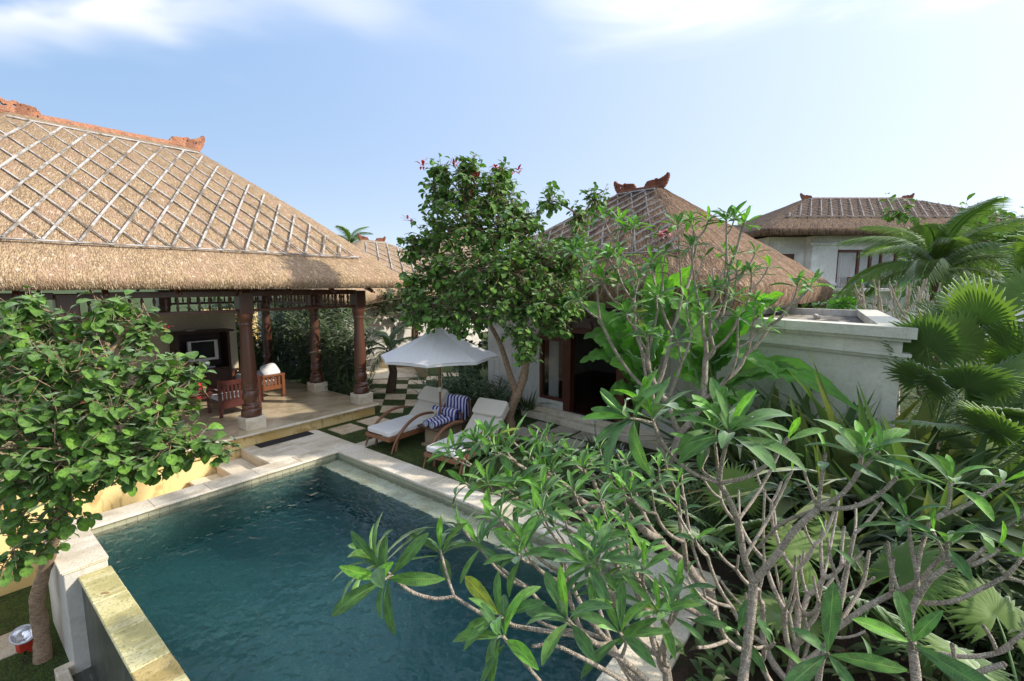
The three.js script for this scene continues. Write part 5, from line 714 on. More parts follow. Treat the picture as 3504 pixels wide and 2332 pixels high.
function featherPalm(label, foot, crown, n, len, seed, mats = L.fan, group) { const P = thing('feather_palm', label, 'palm', foot, 0, group), R = rng(seed), C = V(0, crown, 0); part('trunk', tube([V(0, -0.05, 0), V(0.1, crown * 0.5, 0.05), C], [0.17, 0.13, 0.12], 12), M.barkDark, P); const fs = [0, 1, 2].map(() => frondGeo(R, len, len * 0.22)); for (let i = 0; i < n; i++) { const a = i * 2.4 + R() * 0.4, up = lerp(1.15, -0.15, i / n) + (R() - 0.5) * 0.2, f = pick(fs, R), o = part('frond', f.leaf, pick(mats, R), P); o.position.copy(C); o.quaternion.copy(qFrom(V(Math.cos(a) * Math.cos(up), Math.sin(up), Math.sin(a) * Math.cos(up)))); o.scale.setScalar(0.85 + 0.3 * R()); part('midrib', f.rachis, M.stem, o); } return P; }
function strapClump(name, label, foot, n, len, seed, mats = L.strap, o = {}) { const { lean = 0.75, width = 1, group, cat = 'plant', most = 120 } = o; const P = thing(name, label, cat, foot, 0, group), R = rng(seed), list = []; for (let i = 0; i < n; i++) { const a = R() * 6.283, f = Math.pow(R(), 0.7), inc = 0.08 + lean * f, d = V(Math.cos(a) * Math.sin(inc), Math.cos(inc), Math.sin(a) * Math.sin(inc)); list.push({ p: V(Math.cos(a) * 0.13 * R() * len, -0.03, Math.sin(a) * 0.13 * R() * len), q: qFrom(d, V(-Math.cos(a), 0.4, -Math.sin(a))), s: len * (0.6 + 0.5 * R()), w: width * (0.7 + 0.5 * R()), g: pick(G.strap, R), m: pick(mats, R) }); } addLeaves(P, list, most); return P; }
function caneShrub(name, label, foot, stems, h, leaf, seed, mats = L.cane, o = {}) { const { rad = 0.5, geo = G.lance, group, cat = 'shrub', most = 40, per = 13 } = o; const P = thing(name, label, cat, foot, 0, group), R = rng(seed), list = [], st = []; for (let i = 0; i < stems; i++) { const a = R() * 6.283, r = rad * Math.sqrt(R()), hh = h * (0.55 + 0.5 * R()), b = V(Math.cos(a) * r * 0.45, -0.03, Math.sin(a) * r * 0.45), e = V(Math.cos(a) * r * 1.15, hh, Math.sin(a) * r * 1.15), pts = bez(b, V(b.x, hh * 0.6, b.z), e, 6); st.push(tube(pts, [0.012, 0.011, 0.01, 0.009, 0.007, 0.006, 0.004], 5, false)); for (let j = 0; j < per; j++) { const t = 0.12 + 0.88 * j / per, p = pts[Math.min(6, Math.floor(t * 6))].clone().lerp(pts[Math.min(6, Math.floor(t * 6) + 1)], (t * 6) % 1), an = j * 2.4 + R(), d = V(Math.cos(an), 0.35 + R() * 0.7, Math.sin(an)).normalize(); list.push({ p, q: qFrom(d), s: leaf * (0.7 + 0.6 * R()), g: pick(geo, R), m: pick(mats, R) }); } } part('stems', merge(st), M.stem, P).userData.kind = 'stuff'; addLeaves(P, list, most); return P; }
// ---------------------------------------------------------------- plants: placed
// coral trees
const lt = broadTree('coral_tree', 'leafy tree overhanging the pool corner, trunk beside the white pillar', {
  foot: [0.56, LOW, -8.33], trunk: [[0.56, -1.5, -8.33], [0.58, -0.94, -8.33], [0.57, -0.56, -8.24], [0.68, -0.03, -8.06], [0.73, 0.35, -7.74], [0.79, 0.92, -7.29], [0.81, 1.44, -6.87], [0.83, 1.92, -6.70]], trunkR: [0.09, 0.042],
  limbs: [{ p: [[0.8, 1.3, -6.95], [0.5, 1.9, -6.8], [0.2, 2.3, -6.9]], r: [0.045, 0.025] }, { p: [[0.8, 1.4, -6.9], [1.1, 1.8, -6.2], [1.4, 2.1, -5.8]], r: [0.04, 0.02] }, { p: [[0.83, 1.9, -6.7], [1.0, 2.5, -6.5], [1.3, 2.9, -6.4]], r: [0.04, 0.02] }],
  seed: 101, sprays: 46, leaf: 0.145, most: 300, limbR: 1,
  lobes: [[0.59, 2.98, -6.83, 0.34], [0.85, 3.02, -6.84, 0.36], [1.15, 2.95, -6.60, 0.36], [1.45, 2.95, -6.36, 0.32], [0.53, 2.67, -6.51, 0.4], [0.81, 2.65, -6.32, 0.42], [1.13, 2.64, -6.07, 0.42], [1.45, 2.55, -5.97, 0.4], [1.62, 2.6, -5.85, 0.28], [0.48, 2.3, -6.33, 0.4], [0.78, 2.27, -6.11, 0.42], [1.07, 2.27, -5.85, 0.42], [1.41, 2.2, -5.72, 0.4], [1.58, 2.28, -5.70, 0.25], [0.50, 1.96, -6.24, 0.38], [0.77, 1.95, -5.98, 0.42], [1.10, 1.92, -5.72, 0.42], [1.40, 1.9, -5.50, 0.36], [1.6, 1.88, -5.35, 0.26], [0.42, 1.6, -6.42, 0.36], [0.66, 1.6, -6.12, 0.36, 0.8], [0.94, 1.66, -5.98, 0.32, 0.8], [1.2, 1.74, -5.68, 0.3, 0.8], [0.43, 1.16, -6.64, 0.3, 0.6], [0.72, 1.2, -6.5, 0.3, 0.7], [0.62, 0.75, -7.0, 0.26, 0.6], [0.25, 2.45, -6.97, 0.45], [0.19, 1.81, -6.92, 0.45], [0.27, 2.93, -7.2, 0.4], [1.25, 3.25, -6.5, 0.26], [0.7, 3.28, -6.9, 0.26], [1.5, 3.2, -6.35, 0.22, 0.8], [1.78, 1.84, -5.2, 0.2, 0.8], [1.75, 2.5, -5.7, 0.22, 0.7], [0.35, 0.75, -6.9, 0.3, 0.7]],
});
for (const [x, y, z] of [[1.78, 2.42, -5.62], [1.72, 2.3, -5.55], [1.7, 3.02, -6.3]]) bloom(lt.T, lt.loc([x, y, z]), lt.R, M.red, 7, 0.06, 2.2, 'blossom');
const ct = broadTree('coral_tree', 'tall leafy tree with red blossoms standing by the loungers', {
  foot: [8.03, 0, -6.34], trunk: [[8.03, -0.1, -6.34], [7.98, 0.29, -6.33], [7.92, 0.62, -6.31], [7.95, 0.97, -6.17], [8.00, 1.33, -6.03], [8.02, 1.81, -5.93], [7.95, 2.5, -6.0], [7.85, 3.3, -6.2], [7.7, 4.2, -6.5]], trunkR: [0.135, 0.05],
  limbs: [{ p: [[7.97, 1.1, -6.15], [7.85, 1.65, -6.28], [7.72, 2.19, -6.39], [7.52, 2.71, -6.57], [7.2, 3.6, -7.0]], r: [0.075, 0.035] }, { p: [[8.02, 1.75, -5.93], [8.20, 2.48, -5.67], [8.35, 2.9, -5.5], [8.6, 4.0, -5.3], [8.9, 4.9, -5.1]], r: [0.07, 0.02] }],
  seed: 202, sprays: 72, leaf: 0.155, most: 300, limbR: 1.3,
  lobes: [[7.25, 5.95, -7.6, 0.38, 0.9], [7.5, 5.95, -7.05, 0.42, 0.9], [7.85, 5.8, -6.5, 0.38, 0.8], [6.75, 4.3, -8.0, 0.42], [6.6, 3.5, -7.9, 0.42], [7.28, 5.48, -7.66, 0.55], [7.55, 5.5, -7.10, 0.6], [7.78, 5.36, -6.45, 0.6], [7.14, 4.68, -7.68, 0.6], [7.24, 4.72, -6.83, 0.75], [7.68, 4.63, -6.25, 0.75], [8.25, 4.85, -6.03, 0.6, 0.8], [8.6, 5.3, -5.71, 0.42, 0.45], [9.2, 5.35, -4.95, 0.42, 0.5], [8.95, 4.95, -5.15, 0.4, 0.5], [6.98, 3.82, -7.5, 0.62], [7.01, 3.81, -6.62, 0.75], [7.37, 3.81, -6.00, 0.75], [8.07, 4.00, -5.64, 0.68], [8.55, 4.00, -5.19, 0.55], [6.78, 3.08, -7.55, 0.6], [6.89, 3.0, -6.77, 0.65], [7.25, 3.15, -6.02, 0.65], [7.69, 3.19, -5.47, 0.62], [8.25, 3.28, -5.10, 0.6], [6.45, 2.95, -7.7, 0.4], [7.42, 2.6, -5.57, 0.42], [7.99, 2.8, -5.1, 0.45], [7.36, 2.2, -5.45, 0.34], [8.97, 4.39, -5.23, 0.5, 0.7], [6.6, 2.85, -7.2, 0.3, 0.8]],
});
for (const [x, y, z] of [[7.1, 6.1, -8.1], [7.45, 6.05, -7.4], [7.95, 6.0, -6.7], [8.2, 5.9, -6.35], [6.75, 4.9, -8.2], [7.5, 5.7, -6.9], [7.35, 5.3, -6.9]]) bloom(ct.T, ct.loc([x, y, z]), ct.R, M.red, 9, 0.17, 1.7, 'blossom');
// plumerias
const limbsA = [[[[2.499,1.032,-0.740,0.0208], [2.332,1.285,-0.872,0.0192], [2.221,1.436,-0.978,0.0176], [2.112,1.550,-1.089,0.0160], [2.057,1.593,-1.151,0.0152]],0,0.00], [[[2.057,1.593,-1.151,0.0136], [1.909,1.651,-1.285,0.0120], [1.809,1.679,-1.418,0.0112], [1.741,1.711,-1.544,0.0104], [1.709,1.744,-1.623,0.0096], [1.661,1.799,-1.711,0.0096]],0,0.00], [[[1.661,1.799,-1.711,0.0096], [1.594,1.789,-1.794,0.0096], [1.511,1.834,-1.893,0.0096], [1.441,1.933,-1.967,0.0088]],0,0.00], [[[1.441,1.933,-1.967,0.0088], [1.382,1.948,-1.948,0.0080]],9,0.28], [[[1.441,1.933,-1.967,0.0088], [1.402,2.003,-2.064,0.0088]],11,0.29], [[[1.809,1.679,-1.418,0.0096], [1.755,1.742,-1.434,0.0088], [1.710,1.787,-1.435,0.0088]],9,0.28], [[[1.661,1.799,-1.711,0.0088], [1.720,1.834,-1.822,0.0080], [1.798,1.915,-1.967,0.0080]],10,0.28], [[[2.057,1.593,-1.151,0.0104], [2.009,1.679,-1.164,0.0096], [1.976,1.735,-1.184,0.0088]],9,0.28], [[[2.221,1.436,-0.978,0.0104], [2.211,1.556,-0.948,0.0096], [2.160,1.644,-0.965,0.0088]],8,0.26], [[[2.285,1.215,-0.722,0.0128], [2.061,1.468,-0.926,0.0112], [1.930,1.596,-1.085,0.0104], [1.852,1.652,-1.195,0.0096], [1.789,1.645,-1.274,0.0088]],0,0.00]];
const limbsB = [[[[2.768,0.987,-0.471,0.0304], [2.934,1.265,-0.478,0.0288], [3.031,1.495,-0.481,0.0272], [3.074,1.644,-0.488,0.0264]],0,0.00], [[[3.074,1.644,-0.488,0.0240], [3.032,1.805,-0.540,0.0208], [2.974,2.059,-0.581,0.0192], [2.896,2.240,-0.634,0.0176], [2.855,2.321,-0.670,0.0168]],0,0.00], [[[2.855,2.321,-0.670,0.0136], [2.752,2.381,-0.780,0.0120], [2.665,2.497,-0.897,0.0112], [2.623,2.645,-0.979,0.0104], [2.626,2.688,-1.000,0.0096]],0,0.00], [[[2.626,2.683,-0.999,0.0088], [2.642,2.734,-1.021,0.0088]],12,0.30], [[[2.626,2.683,-0.999,0.0088], [2.556,2.709,-1.060,0.0080], [2.502,2.725,-1.099,0.0080]],10,0.29], [[[2.855,2.321,-0.670,0.0136], [2.838,2.470,-0.656,0.0120], [2.821,2.586,-0.634,0.0112], [2.799,2.673,-0.615,0.0104]],14,0.33], [[[2.855,2.321,-0.670,0.0112], [2.901,2.440,-0.700,0.0096], [2.936,2.561,-0.728,0.0088], [2.947,2.654,-0.733,0.0088]],11,0.30], [[[2.855,2.321,-0.670,0.0128], [2.899,2.382,-0.528,0.0120], [2.929,2.500,-0.416,0.0120], [2.930,2.644,-0.345,0.0112]],3,0.20], [[[3.074,1.644,-0.488,0.0240], [3.099,1.847,-0.381,0.0216], [3.132,2.032,-0.294,0.0200], [3.171,2.181,-0.193,0.0184]],0,0.00], [[[3.171,2.181,-0.193,0.0144], [3.212,2.297,-0.081,0.0128], [3.255,2.431,-0.021,0.0120], [3.255,2.550,-0.011,0.0104]],10,0.27], [[[3.212,2.297,-0.081,0.0112], [3.247,2.451,-0.002,0.0104], [3.263,2.559,0.062,0.0096]],6,0.26], [[[3.171,2.181,-0.193,0.0144], [3.188,2.234,-0.035,0.0128], [3.212,2.330,0.076,0.0120], [3.221,2.442,0.146,0.0112]],4,0.22], [[[3.171,2.181,-0.193,0.0096], [3.186,2.301,-0.246,0.0088], [3.195,2.422,-0.290,0.0080]],0,0.00], [[[3.171,2.181,-0.193,0.0112], [3.163,2.352,-0.186,0.0104], [3.171,2.523,-0.177,0.0096]],2,0.18], [[[3.171,2.181,-0.193,0.0120], [3.198,2.020,-0.371,0.0104], [3.251,1.788,-0.502,0.0096]],0,0.00], [[[2.974,2.059,-0.581,0.0104], [3.167,2.172,-0.521,0.0096], [3.298,2.317,-0.465,0.0096], [3.383,2.477,-0.421,0.0088]],4,0.20], [[[3.032,1.805,-0.540,0.0112], [3.314,1.986,-0.461,0.0104], [3.439,2.134,-0.413,0.0096], [3.490,2.263,-0.372,0.0088]],2,0.18], [[[2.855,2.321,-0.670,0.0096], [2.920,2.356,-0.790,0.0088], [3.006,2.446,-0.780,0.0080], [2.999,2.515,-0.802,0.0080]],7,0.22]];
const limbsC = [[[[3.052,1.238,0.329,0.0272], [3.124,1.401,0.307,0.0248], [3.190,1.524,0.286,0.0224]],0,0.00], [[[3.190,1.524,0.286,0.0208], [3.197,1.690,0.262,0.0192], [3.234,1.796,0.288,0.0176]],0,0.00], [[[3.234,1.796,0.288,0.0160], [3.219,1.923,0.327,0.0144], [3.261,2.009,0.395,0.0136]],0,0.00], [[[3.261,2.009,0.395,0.0112], [3.244,2.063,0.461,0.0104], [3.279,2.148,0.522,0.0104]],0,0.00], [[[3.261,2.009,0.395,0.0112], [3.210,2.076,0.480,0.0104], [3.269,2.164,0.571,0.0104]],4,0.22], [[[3.261,2.009,0.395,0.0104], [3.268,2.073,0.392,0.0096], [3.242,2.142,0.377,0.0096]],5,0.23], [[[3.261,2.009,0.395,0.0088], [3.272,2.097,0.360,0.0080], [3.281,2.167,0.325,0.0080]],4,0.20], [[[3.248,1.761,0.313,0.0136], [3.215,1.841,0.419,0.0120], [3.253,1.941,0.528,0.0112], [3.278,2.026,0.609,0.0104]],0,0.00], [[[3.278,2.026,0.609,0.0096], [3.291,2.100,0.644,0.0088], [3.311,2.143,0.661,0.0088]],3,0.20], [[[3.278,2.026,0.609,0.0088], [3.270,2.055,0.593,0.0080], [3.261,2.083,0.577,0.0080]],0,0.00], [[[3.278,2.026,0.609,0.0088], [3.266,2.027,0.691,0.0080]],0,0.00], [[[3.190,1.524,0.286,0.0136], [3.147,1.568,0.385,0.0120], [3.157,1.607,0.504,0.0112], [3.190,1.659,0.601,0.0112], [3.205,1.703,0.645,0.0104]],0,0.00], [[[3.190,1.659,0.601,0.0096], [3.178,1.730,0.572,0.0088], [3.159,1.791,0.536,0.0088]],0,0.00], [[[3.190,1.659,0.601,0.0104], [3.200,1.761,0.660,0.0096], [3.231,1.839,0.716,0.0096]],0,0.00], [[[2.975,1.483,0.427,0.0144], [2.998,1.632,0.509,0.0128], [3.012,1.714,0.592,0.0120]],0,0.00], [[[2.986,1.543,0.462,0.0112], [3.002,1.633,0.433,0.0104], [3.001,1.729,0.412,0.0096]],0,0.00], [[[3.234,1.796,0.288,0.0136], [3.314,1.944,0.280,0.0120], [3.422,2.086,0.308,0.0112], [3.457,2.155,0.323,0.0104]],0,0.00], [[[3.282,1.884,0.283,0.0112], [3.328,2.029,0.248,0.0104], [3.329,2.199,0.216,0.0096]],6,0.22], [[[3.457,2.155,0.323,0.0104], [3.512,2.234,0.394,0.0096], [3.554,2.402,0.398,0.0088]],8,0.24], [[[3.457,2.155,0.323,0.0104], [3.523,2.282,0.480,0.0096], [3.599,2.424,0.614,0.0096]],4,0.22], [[[3.197,1.690,0.262,0.0128], [3.227,1.847,0.188,0.0112], [3.245,1.956,0.157,0.0104], [3.247,2.054,0.140,0.0096]],0,0.00], [[[3.165,1.471,-0.061,0.0160], [3.227,1.634,0.068,0.0152], [3.281,1.740,0.180,0.0144], [3.302,1.847,0.283,0.0136], [3.306,1.974,0.346,0.0120], [3.307,2.120,0.400,0.0104]],0,0.00], [[[3.281,1.740,0.180,0.0112], [3.269,1.871,0.172,0.0104], [3.258,1.968,0.172,0.0096]],0,0.00], [[[3.170,0.948,-0.116,0.0208], [3.178,1.237,-0.113,0.0192], [3.165,1.471,-0.061,0.0176]],0,0.00], [[[3.165,1.471,-0.061,0.0136], [3.273,1.642,-0.039,0.0120], [3.357,1.800,-0.028,0.0112], [3.419,1.961,-0.014,0.0104]],0,0.00], [[[3.165,1.471,-0.061,0.0120], [3.424,1.669,0.050,0.0112], [3.516,1.845,0.068,0.0096]],0,0.00], [[[3.273,1.642,-0.039,0.0096], [3.320,1.788,-0.106,0.0088], [3.365,1.926,-0.141,0.0080]],2,0.18], [[[3.178,1.237,-0.113,0.0104], [2.729,1.607,-0.072,0.0096]],5,0.30], [[[3.190,1.524,0.286,0.0104], [2.752,1.816,0.242,0.0096]],4,0.30]];
const tipsA = [[2.22,1.73,-2.05,8,0.25], [2.23,1.78,-1.71,9,0.26], [2.34,1.84,-1.27,9,0.27], [2.55,1.67,-1.29,8,0.25], [2.49,1.61,-0.87,8,0.25], [2.77,1.64,-1.17,7,0.24], [2.67,1.86,-1.82,9,0.25], [2.62,1.71,-2.19,9,0.25], [2.82,1.71,-1.44,9,0.25], [3.20,1.80,-1.63,8,0.24], [2.18,1.44,-1.55,0,0.00], [2.48,1.70,-1.54,0,0.00], [2.56,1.54,-2.55,8,0.24], [3.18,1.53,-1.93,8,0.24], [3.22,1.63,-1.41,8,0.24], [3.01,1.62,-1.18,6,0.22], [2.85,1.57,-0.88,5,0.22], [1.65,1.75,-1.36,7,0.24], [2.32,1.78,-1.72,8,0.24], [2.39,1.86,-1.22,8,0.25], [2.70,1.47,-1.33,7,0.23], [2.56,1.61,-0.82,7,0.23], [2.76,1.66,-1.08,6,0.22], [2.85,1.74,-2.01,8,0.23], [2.64,1.64,-2.03,8,0.23], [2.92,1.71,-1.46,8,0.23], [3.36,1.32,-2.15,7,0.22], [3.28,1.60,-1.56,7,0.22], [3.24,1.40,-1.36,5,0.20], [2.79,1.55,-0.86,4,0.20]];
const tipsD = [[4.23,1.75,-1.12,0,0.00], [4.42,1.76,-1.04,2,0.20], [4.63,1.56,-0.91,0,0.00], [4.63,1.88,-0.80,0,0.00], [4.34,1.74,-0.65,0,0.00], [4.67,1.73,-0.57,2,0.18], [4.53,1.48,-0.37,0,0.00], [4.88,1.38,-0.23,0,0.00], [4.70,1.55,-0.17,0,0.00], [4.86,1.37,-0.09,0,0.00], [5.18,1.49,-0.03,0,0.00], [3.74,1.44,-1.04,3,0.20], [3.74,1.39,-0.86,2,0.20], [3.74,1.41,-0.71,0,0.00], [4.07,1.26,-0.58,0,0.00], [4.01,1.41,-0.36,0,0.00], [4.08,1.25,-0.24,0,0.00], [3.96,1.24,-0.07,0,0.00], [4.70,1.27,0.05,0,0.00], [4.96,1.63,0.15,0,0.00], [3.38,1.31,-0.98,3,0.20], [3.28,1.22,-0.77,0,0.00], [3.06,1.28,-0.57,5,0.22], [4.06,1.45,-1.29,3,0.20], [3.31,1.13,-0.38,3,0.20], [4.49,1.18,0.13,0,0.00], [4.34,0.97,-0.48,0,0.18], [4.42,1.06,-0.54,0,0.18], [4.73,1.05,-0.39,0,0.18], [5.57,1.33,-0.17,2,0.18], [3.74,1.04,-0.95,0,0.18], [4.27,1.09,-0.19,0,0.18], [4.13,0.91,-0.91,0,0.18], [5.13,0.97,-0.07,0,0.18], [4.23,1.07,-0.36,0,0.18], [4.90,1.29,-0.25,0,0.18], [4.78,1.40,-0.63,0,0.18], [4.23,0.99,-0.15,0,0.18], [4.26,1.09,-0.75,2,0.18], [4.83,1.05,-0.37,0,0.18], [4.47,0.72,0.11,2,0.18], [3.79,1.07,-1.23,2,0.18], [4.03,0.94,-0.69,0,0.18], [5.10,0.94,-0.10,2,0.18], [4.50,0.81,-0.38,0,0.18], [3.20,0.93,-0.83,0,0.18]];
const tipsE = [[3.14,1.89,-3.19,8,0.26], [3.20,1.99,-2.96,9,0.27], [3.28,2.04,-2.88,8,0.26], [3.25,1.92,-2.73,10,0.27], [3.56,1.97,-2.83,7,0.24], [3.90,1.85,-2.71,8,0.24], [4.00,1.80,-2.57,7,0.22], [3.58,1.77,-2.61,8,0.25], [3.68,1.85,-2.82,0,0.00], [4.08,1.73,-2.44,8,0.23], [3.99,1.67,-2.23,8,0.24], [4.55,1.67,-2.33,7,0.22], [3.63,1.73,-2.37,9,0.25], [3.02,1.73,-2.66,9,0.26], [3.16,1.69,-2.47,9,0.26], [2.96,1.68,-2.88,7,0.25], [4.06,1.64,-1.98,8,0.24], [4.54,1.62,-2.01,7,0.22], [3.17,1.74,-2.15,8,0.25], [3.41,1.69,-1.99,9,0.25], [4.47,1.61,-1.77,7,0.22], [4.12,1.60,-1.56,7,0.22], [4.80,1.62,-1.68,6,0.20], [3.90,1.60,-1.68,8,0.24], [4.36,1.58,-2.39,0,0.00], [4.58,1.65,-2.13,0,0.00], [4.38,1.60,-1.40,5,0.20], [3.32,1.71,-3.47,7,0.24], [3.20,1.94,-2.90,8,0.25], [3.34,1.93,-2.70,7,0.24], [4.00,1.89,-2.69,7,0.22], [3.70,1.79,-2.56,7,0.23], [4.29,1.51,-2.38,7,0.22], [4.51,1.54,-2.44,6,0.20], [3.64,1.68,-2.43,8,0.23], [3.24,1.66,-2.77,8,0.24], [3.31,1.55,-2.46,8,0.24], [4.12,1.62,-1.90,7,0.22], [3.21,1.62,-2.18,7,0.23], [4.49,1.65,-1.63,6,0.20], [5.06,1.41,-1.58,5,0.18], [3.91,1.59,-1.78,7,0.22]];
const tipsM = [[7.05,4.59,-3.63,7,0.24], [7.01,4.51,-3.34,8,0.24], [6.90,4.37,-3.12,8,0.24], [7.27,4.28,-2.80,4,0.20], [7.48,4.45,-2.57,8,0.22], [7.82,4.54,-2.48,7,0.22], [7.89,4.53,-2.23,8,0.22], [7.85,4.50,-1.95,8,0.24], [7.71,4.51,-1.80,7,0.22], [8.03,4.47,-1.72,5,0.22], [6.58,4.08,-3.80,9,0.26], [6.31,3.86,-3.45,10,0.26], [6.29,3.91,-3.16,9,0.26], [6.30,3.60,-3.26,8,0.26], [6.98,3.86,-2.77,7,0.24], [6.64,3.60,-2.83,8,0.24], [6.52,3.53,-3.12,9,0.24], [7.41,4.01,-2.73,6,0.22], [7.47,4.10,-2.35,8,0.22], [7.64,3.73,-2.06,0,0.00], [7.53,3.73,-1.87,0,0.00], [7.79,3.95,-2.24,3,0.18], [7.76,3.73,-1.74,7,0.20], [7.79,3.69,-1.54,9,0.20], [7.96,3.78,-1.34,3,0.20], [7.90,4.01,-1.95,5,0.20], [6.94,3.28,-2.21,9,0.24], [7.41,3.47,-1.98,9,0.22], [7.49,3.34,-1.69,7,0.20], [7.57,3.28,-1.41,8,0.20], [7.68,3.18,-1.26,5,0.20], [7.85,3.50,-0.94,6,0.24], [7.99,3.53,-0.77,4,0.22], [6.77,3.34,-2.60,8,0.22], [6.64,3.27,-2.92,4,0.22], [6.47,3.08,-2.94,9,0.24], [7.08,3.09,-2.00,8,0.22], [7.17,3.04,-1.55,7,0.22], [7.39,2.92,-1.25,5,0.20], [6.54,2.77,-2.62,7,0.22], [6.71,2.72,-2.24,6,0.20], [6.31,3.27,-3.66,8,0.24], [8.15,4.15,-1.82,0,0.00], [7.97,3.99,-1.53,5,0.20], [6.90,4.40,-3.04,7,0.22], [8.09,4.48,-2.52,6,0.20], [8.10,4.44,-1.77,6,0.20], [6.49,4.03,-3.87,8,0.24], [6.30,3.92,-3.00,8,0.24], [6.38,3.54,-3.26,7,0.24], [7.13,3.72,-2.78,6,0.22], [6.78,3.40,-3.00,8,0.22], [7.86,3.68,-1.67,6,0.18], [8.11,3.98,-1.88,4,0.18], [7.77,3.45,-1.99,8,0.20], [7.78,3.24,-1.60,6,0.18], [7.96,3.11,-1.22,4,0.18], [7.93,3.47,-0.80,4,0.20], [6.91,3.30,-2.65,7,0.20], [6.97,3.26,-2.90,4,0.20], [6.91,3.00,-2.91,8,0.22], [7.67,2.91,-1.29,4,0.18], [6.47,2.82,-2.64,6,0.20]];
const tipsN = [[14.38,3.52,-0.12,0,0.14], [14.58,3.55,-0.37,0,0.14], [14.62,3.20,0.82,3,0.14], [15.62,3.11,0.13,0,0.14], [15.41,3.01,-0.13,0,0.14], [14.89,3.52,0.81,0,0.14], [14.85,3.20,-0.36,3,0.14], [14.10,3.44,-0.09,3,0.14], [14.90,3.63,0.86,0,0.14], [15.22,3.35,0.91,3,0.14], [14.02,3.33,-0.02,0,0.14], [14.21,3.61,0.78,0,0.14], [15.52,3.22,0.39,0,0.14], [15.43,3.54,1.15,0,0.14], [14.33,3.37,0.54,2,0.14], [15.48,3.44,0.76,0,0.14], [13.79,3.53,-0.33,3,0.14], [14.70,3.48,0.51,0,0.14], [14.36,3.57,-0.03,0,0.14], [16.12,3.07,1.07,0,0.14], [15.51,3.38,-0.52,2,0.14], [15.93,3.12,1.00,0,0.14], [14.58,3.47,-0.02,0,0.14], [13.77,3.24,-0.07,3,0.14], [13.52,3.53,-0.47,0,0.14], [15.48,3.33,1.17,0,0.14], [13.75,3.48,0.19,0,0.14], [16.54,3.26,0.81,3,0.14], [13.74,3.28,-0.41,0,0.14], [15.16,3.24,-0.31,2,0.14], [14.41,3.51,0.55,2,0.14], [14.68,3.57,0.17,0,0.14], [14.43,3.38,0.56,0,0.14], [13.72,3.41,-0.44,0,0.14], [14.71,3.40,0.76,0,0.14], [14.52,3.01,-0.40,3,0.14], [15.23,3.06,0.20,0,0.14], [14.24,3.55,0.30,3,0.14], [15.05,3.12,1.00,2,0.14], [16.22,3.25,0.90,3,0.14], [15.35,3.09,-0.13,0,0.14], [14.37,3.12,0.99,0,0.14], [14.35,3.28,1.04,3,0.14], [14.88,2.98,-0.27,0,0.14], [15.37,3.24,0.97,2,0.14], [14.54,3.11,0.74,0,0.14]];

plumeria('plumeria_shrub', 'leafy plumeria reaching out over the pool water', [3.25, LAWN, -0.85], tipsA, { seed: 11, big: 1.0, more: 1.05, wide: 0.9, limbs: limbsA, bark: M.bark, r0: 0.0095, rMax: 0.036, gather: 0.75 });
plumeria('plumeria_shrub', 'forked plumeria with large upright leaf whorls in front of the doorway', [2.85, LAWN, -0.42], [], { seed: 12, spread: 0.9, big: 1.08, limbs: limbsB, r0: 0.0092, rMax: 0.036, gather: 0.7 });
plumeria('plumeria_shrub', 'mostly bare plumeria with thick knobbly branches by the palms', [3.75, LAWN, 0.55], [], { seed: 13, limbs: limbsC, r0: 0.0095, rMax: 0.031, gather: 0.6 });
plumeria('plumeria_shrub', 'thicket of thin upright bare plumeria stems behind the forked one', [4.35, LAWN, -0.35], tipsD, { seed: 14, r0: 0.0105, rMax: 0.036, gather: 0.62, bark: M.barkPale });
plumeria('plumeria_shrub', 'bushy green plumeria in front of the second lounger', [4.75, LAWN, -1.0], tipsE, { seed: 15, big: 1.1, more: 1.2, wide: 0.9, r0: 0.011, rMax: 0.045, gather: 0.7, young: 0.2 });
const pm = plumeria('plumeria_tree', 'flowering plumeria tree in front of the old thatched roof', [7.6, LAWN, -2.55], tipsM, { seed: 16, big: 1.35, more: 1.25, r0: 0.0125, rMax: 0.07, gather: 0.85, bark: M.barkPale, young: 0.42, old: 0.05 });
for (const [x, y, z] of [[7.15, 4.25, -2.72], [6.62, 3.32, -2.98], [7.25, 4.3, -2.66]]) bloom(pm.P, V(x - 7.6, y - LAWN, z + 2.55), pm.R, M.pink, 26, 0.085, 2.6, 'blossom');
plumeria('plumeria_tree', 'leafless grey plumeria standing behind the annex parapet', [15.0, 0, 0.55], tipsN, { seed: 17, r0: 0.016, rMax: 0.09, gather: 0.9, bark: M.barkPale, mats: L.plum });
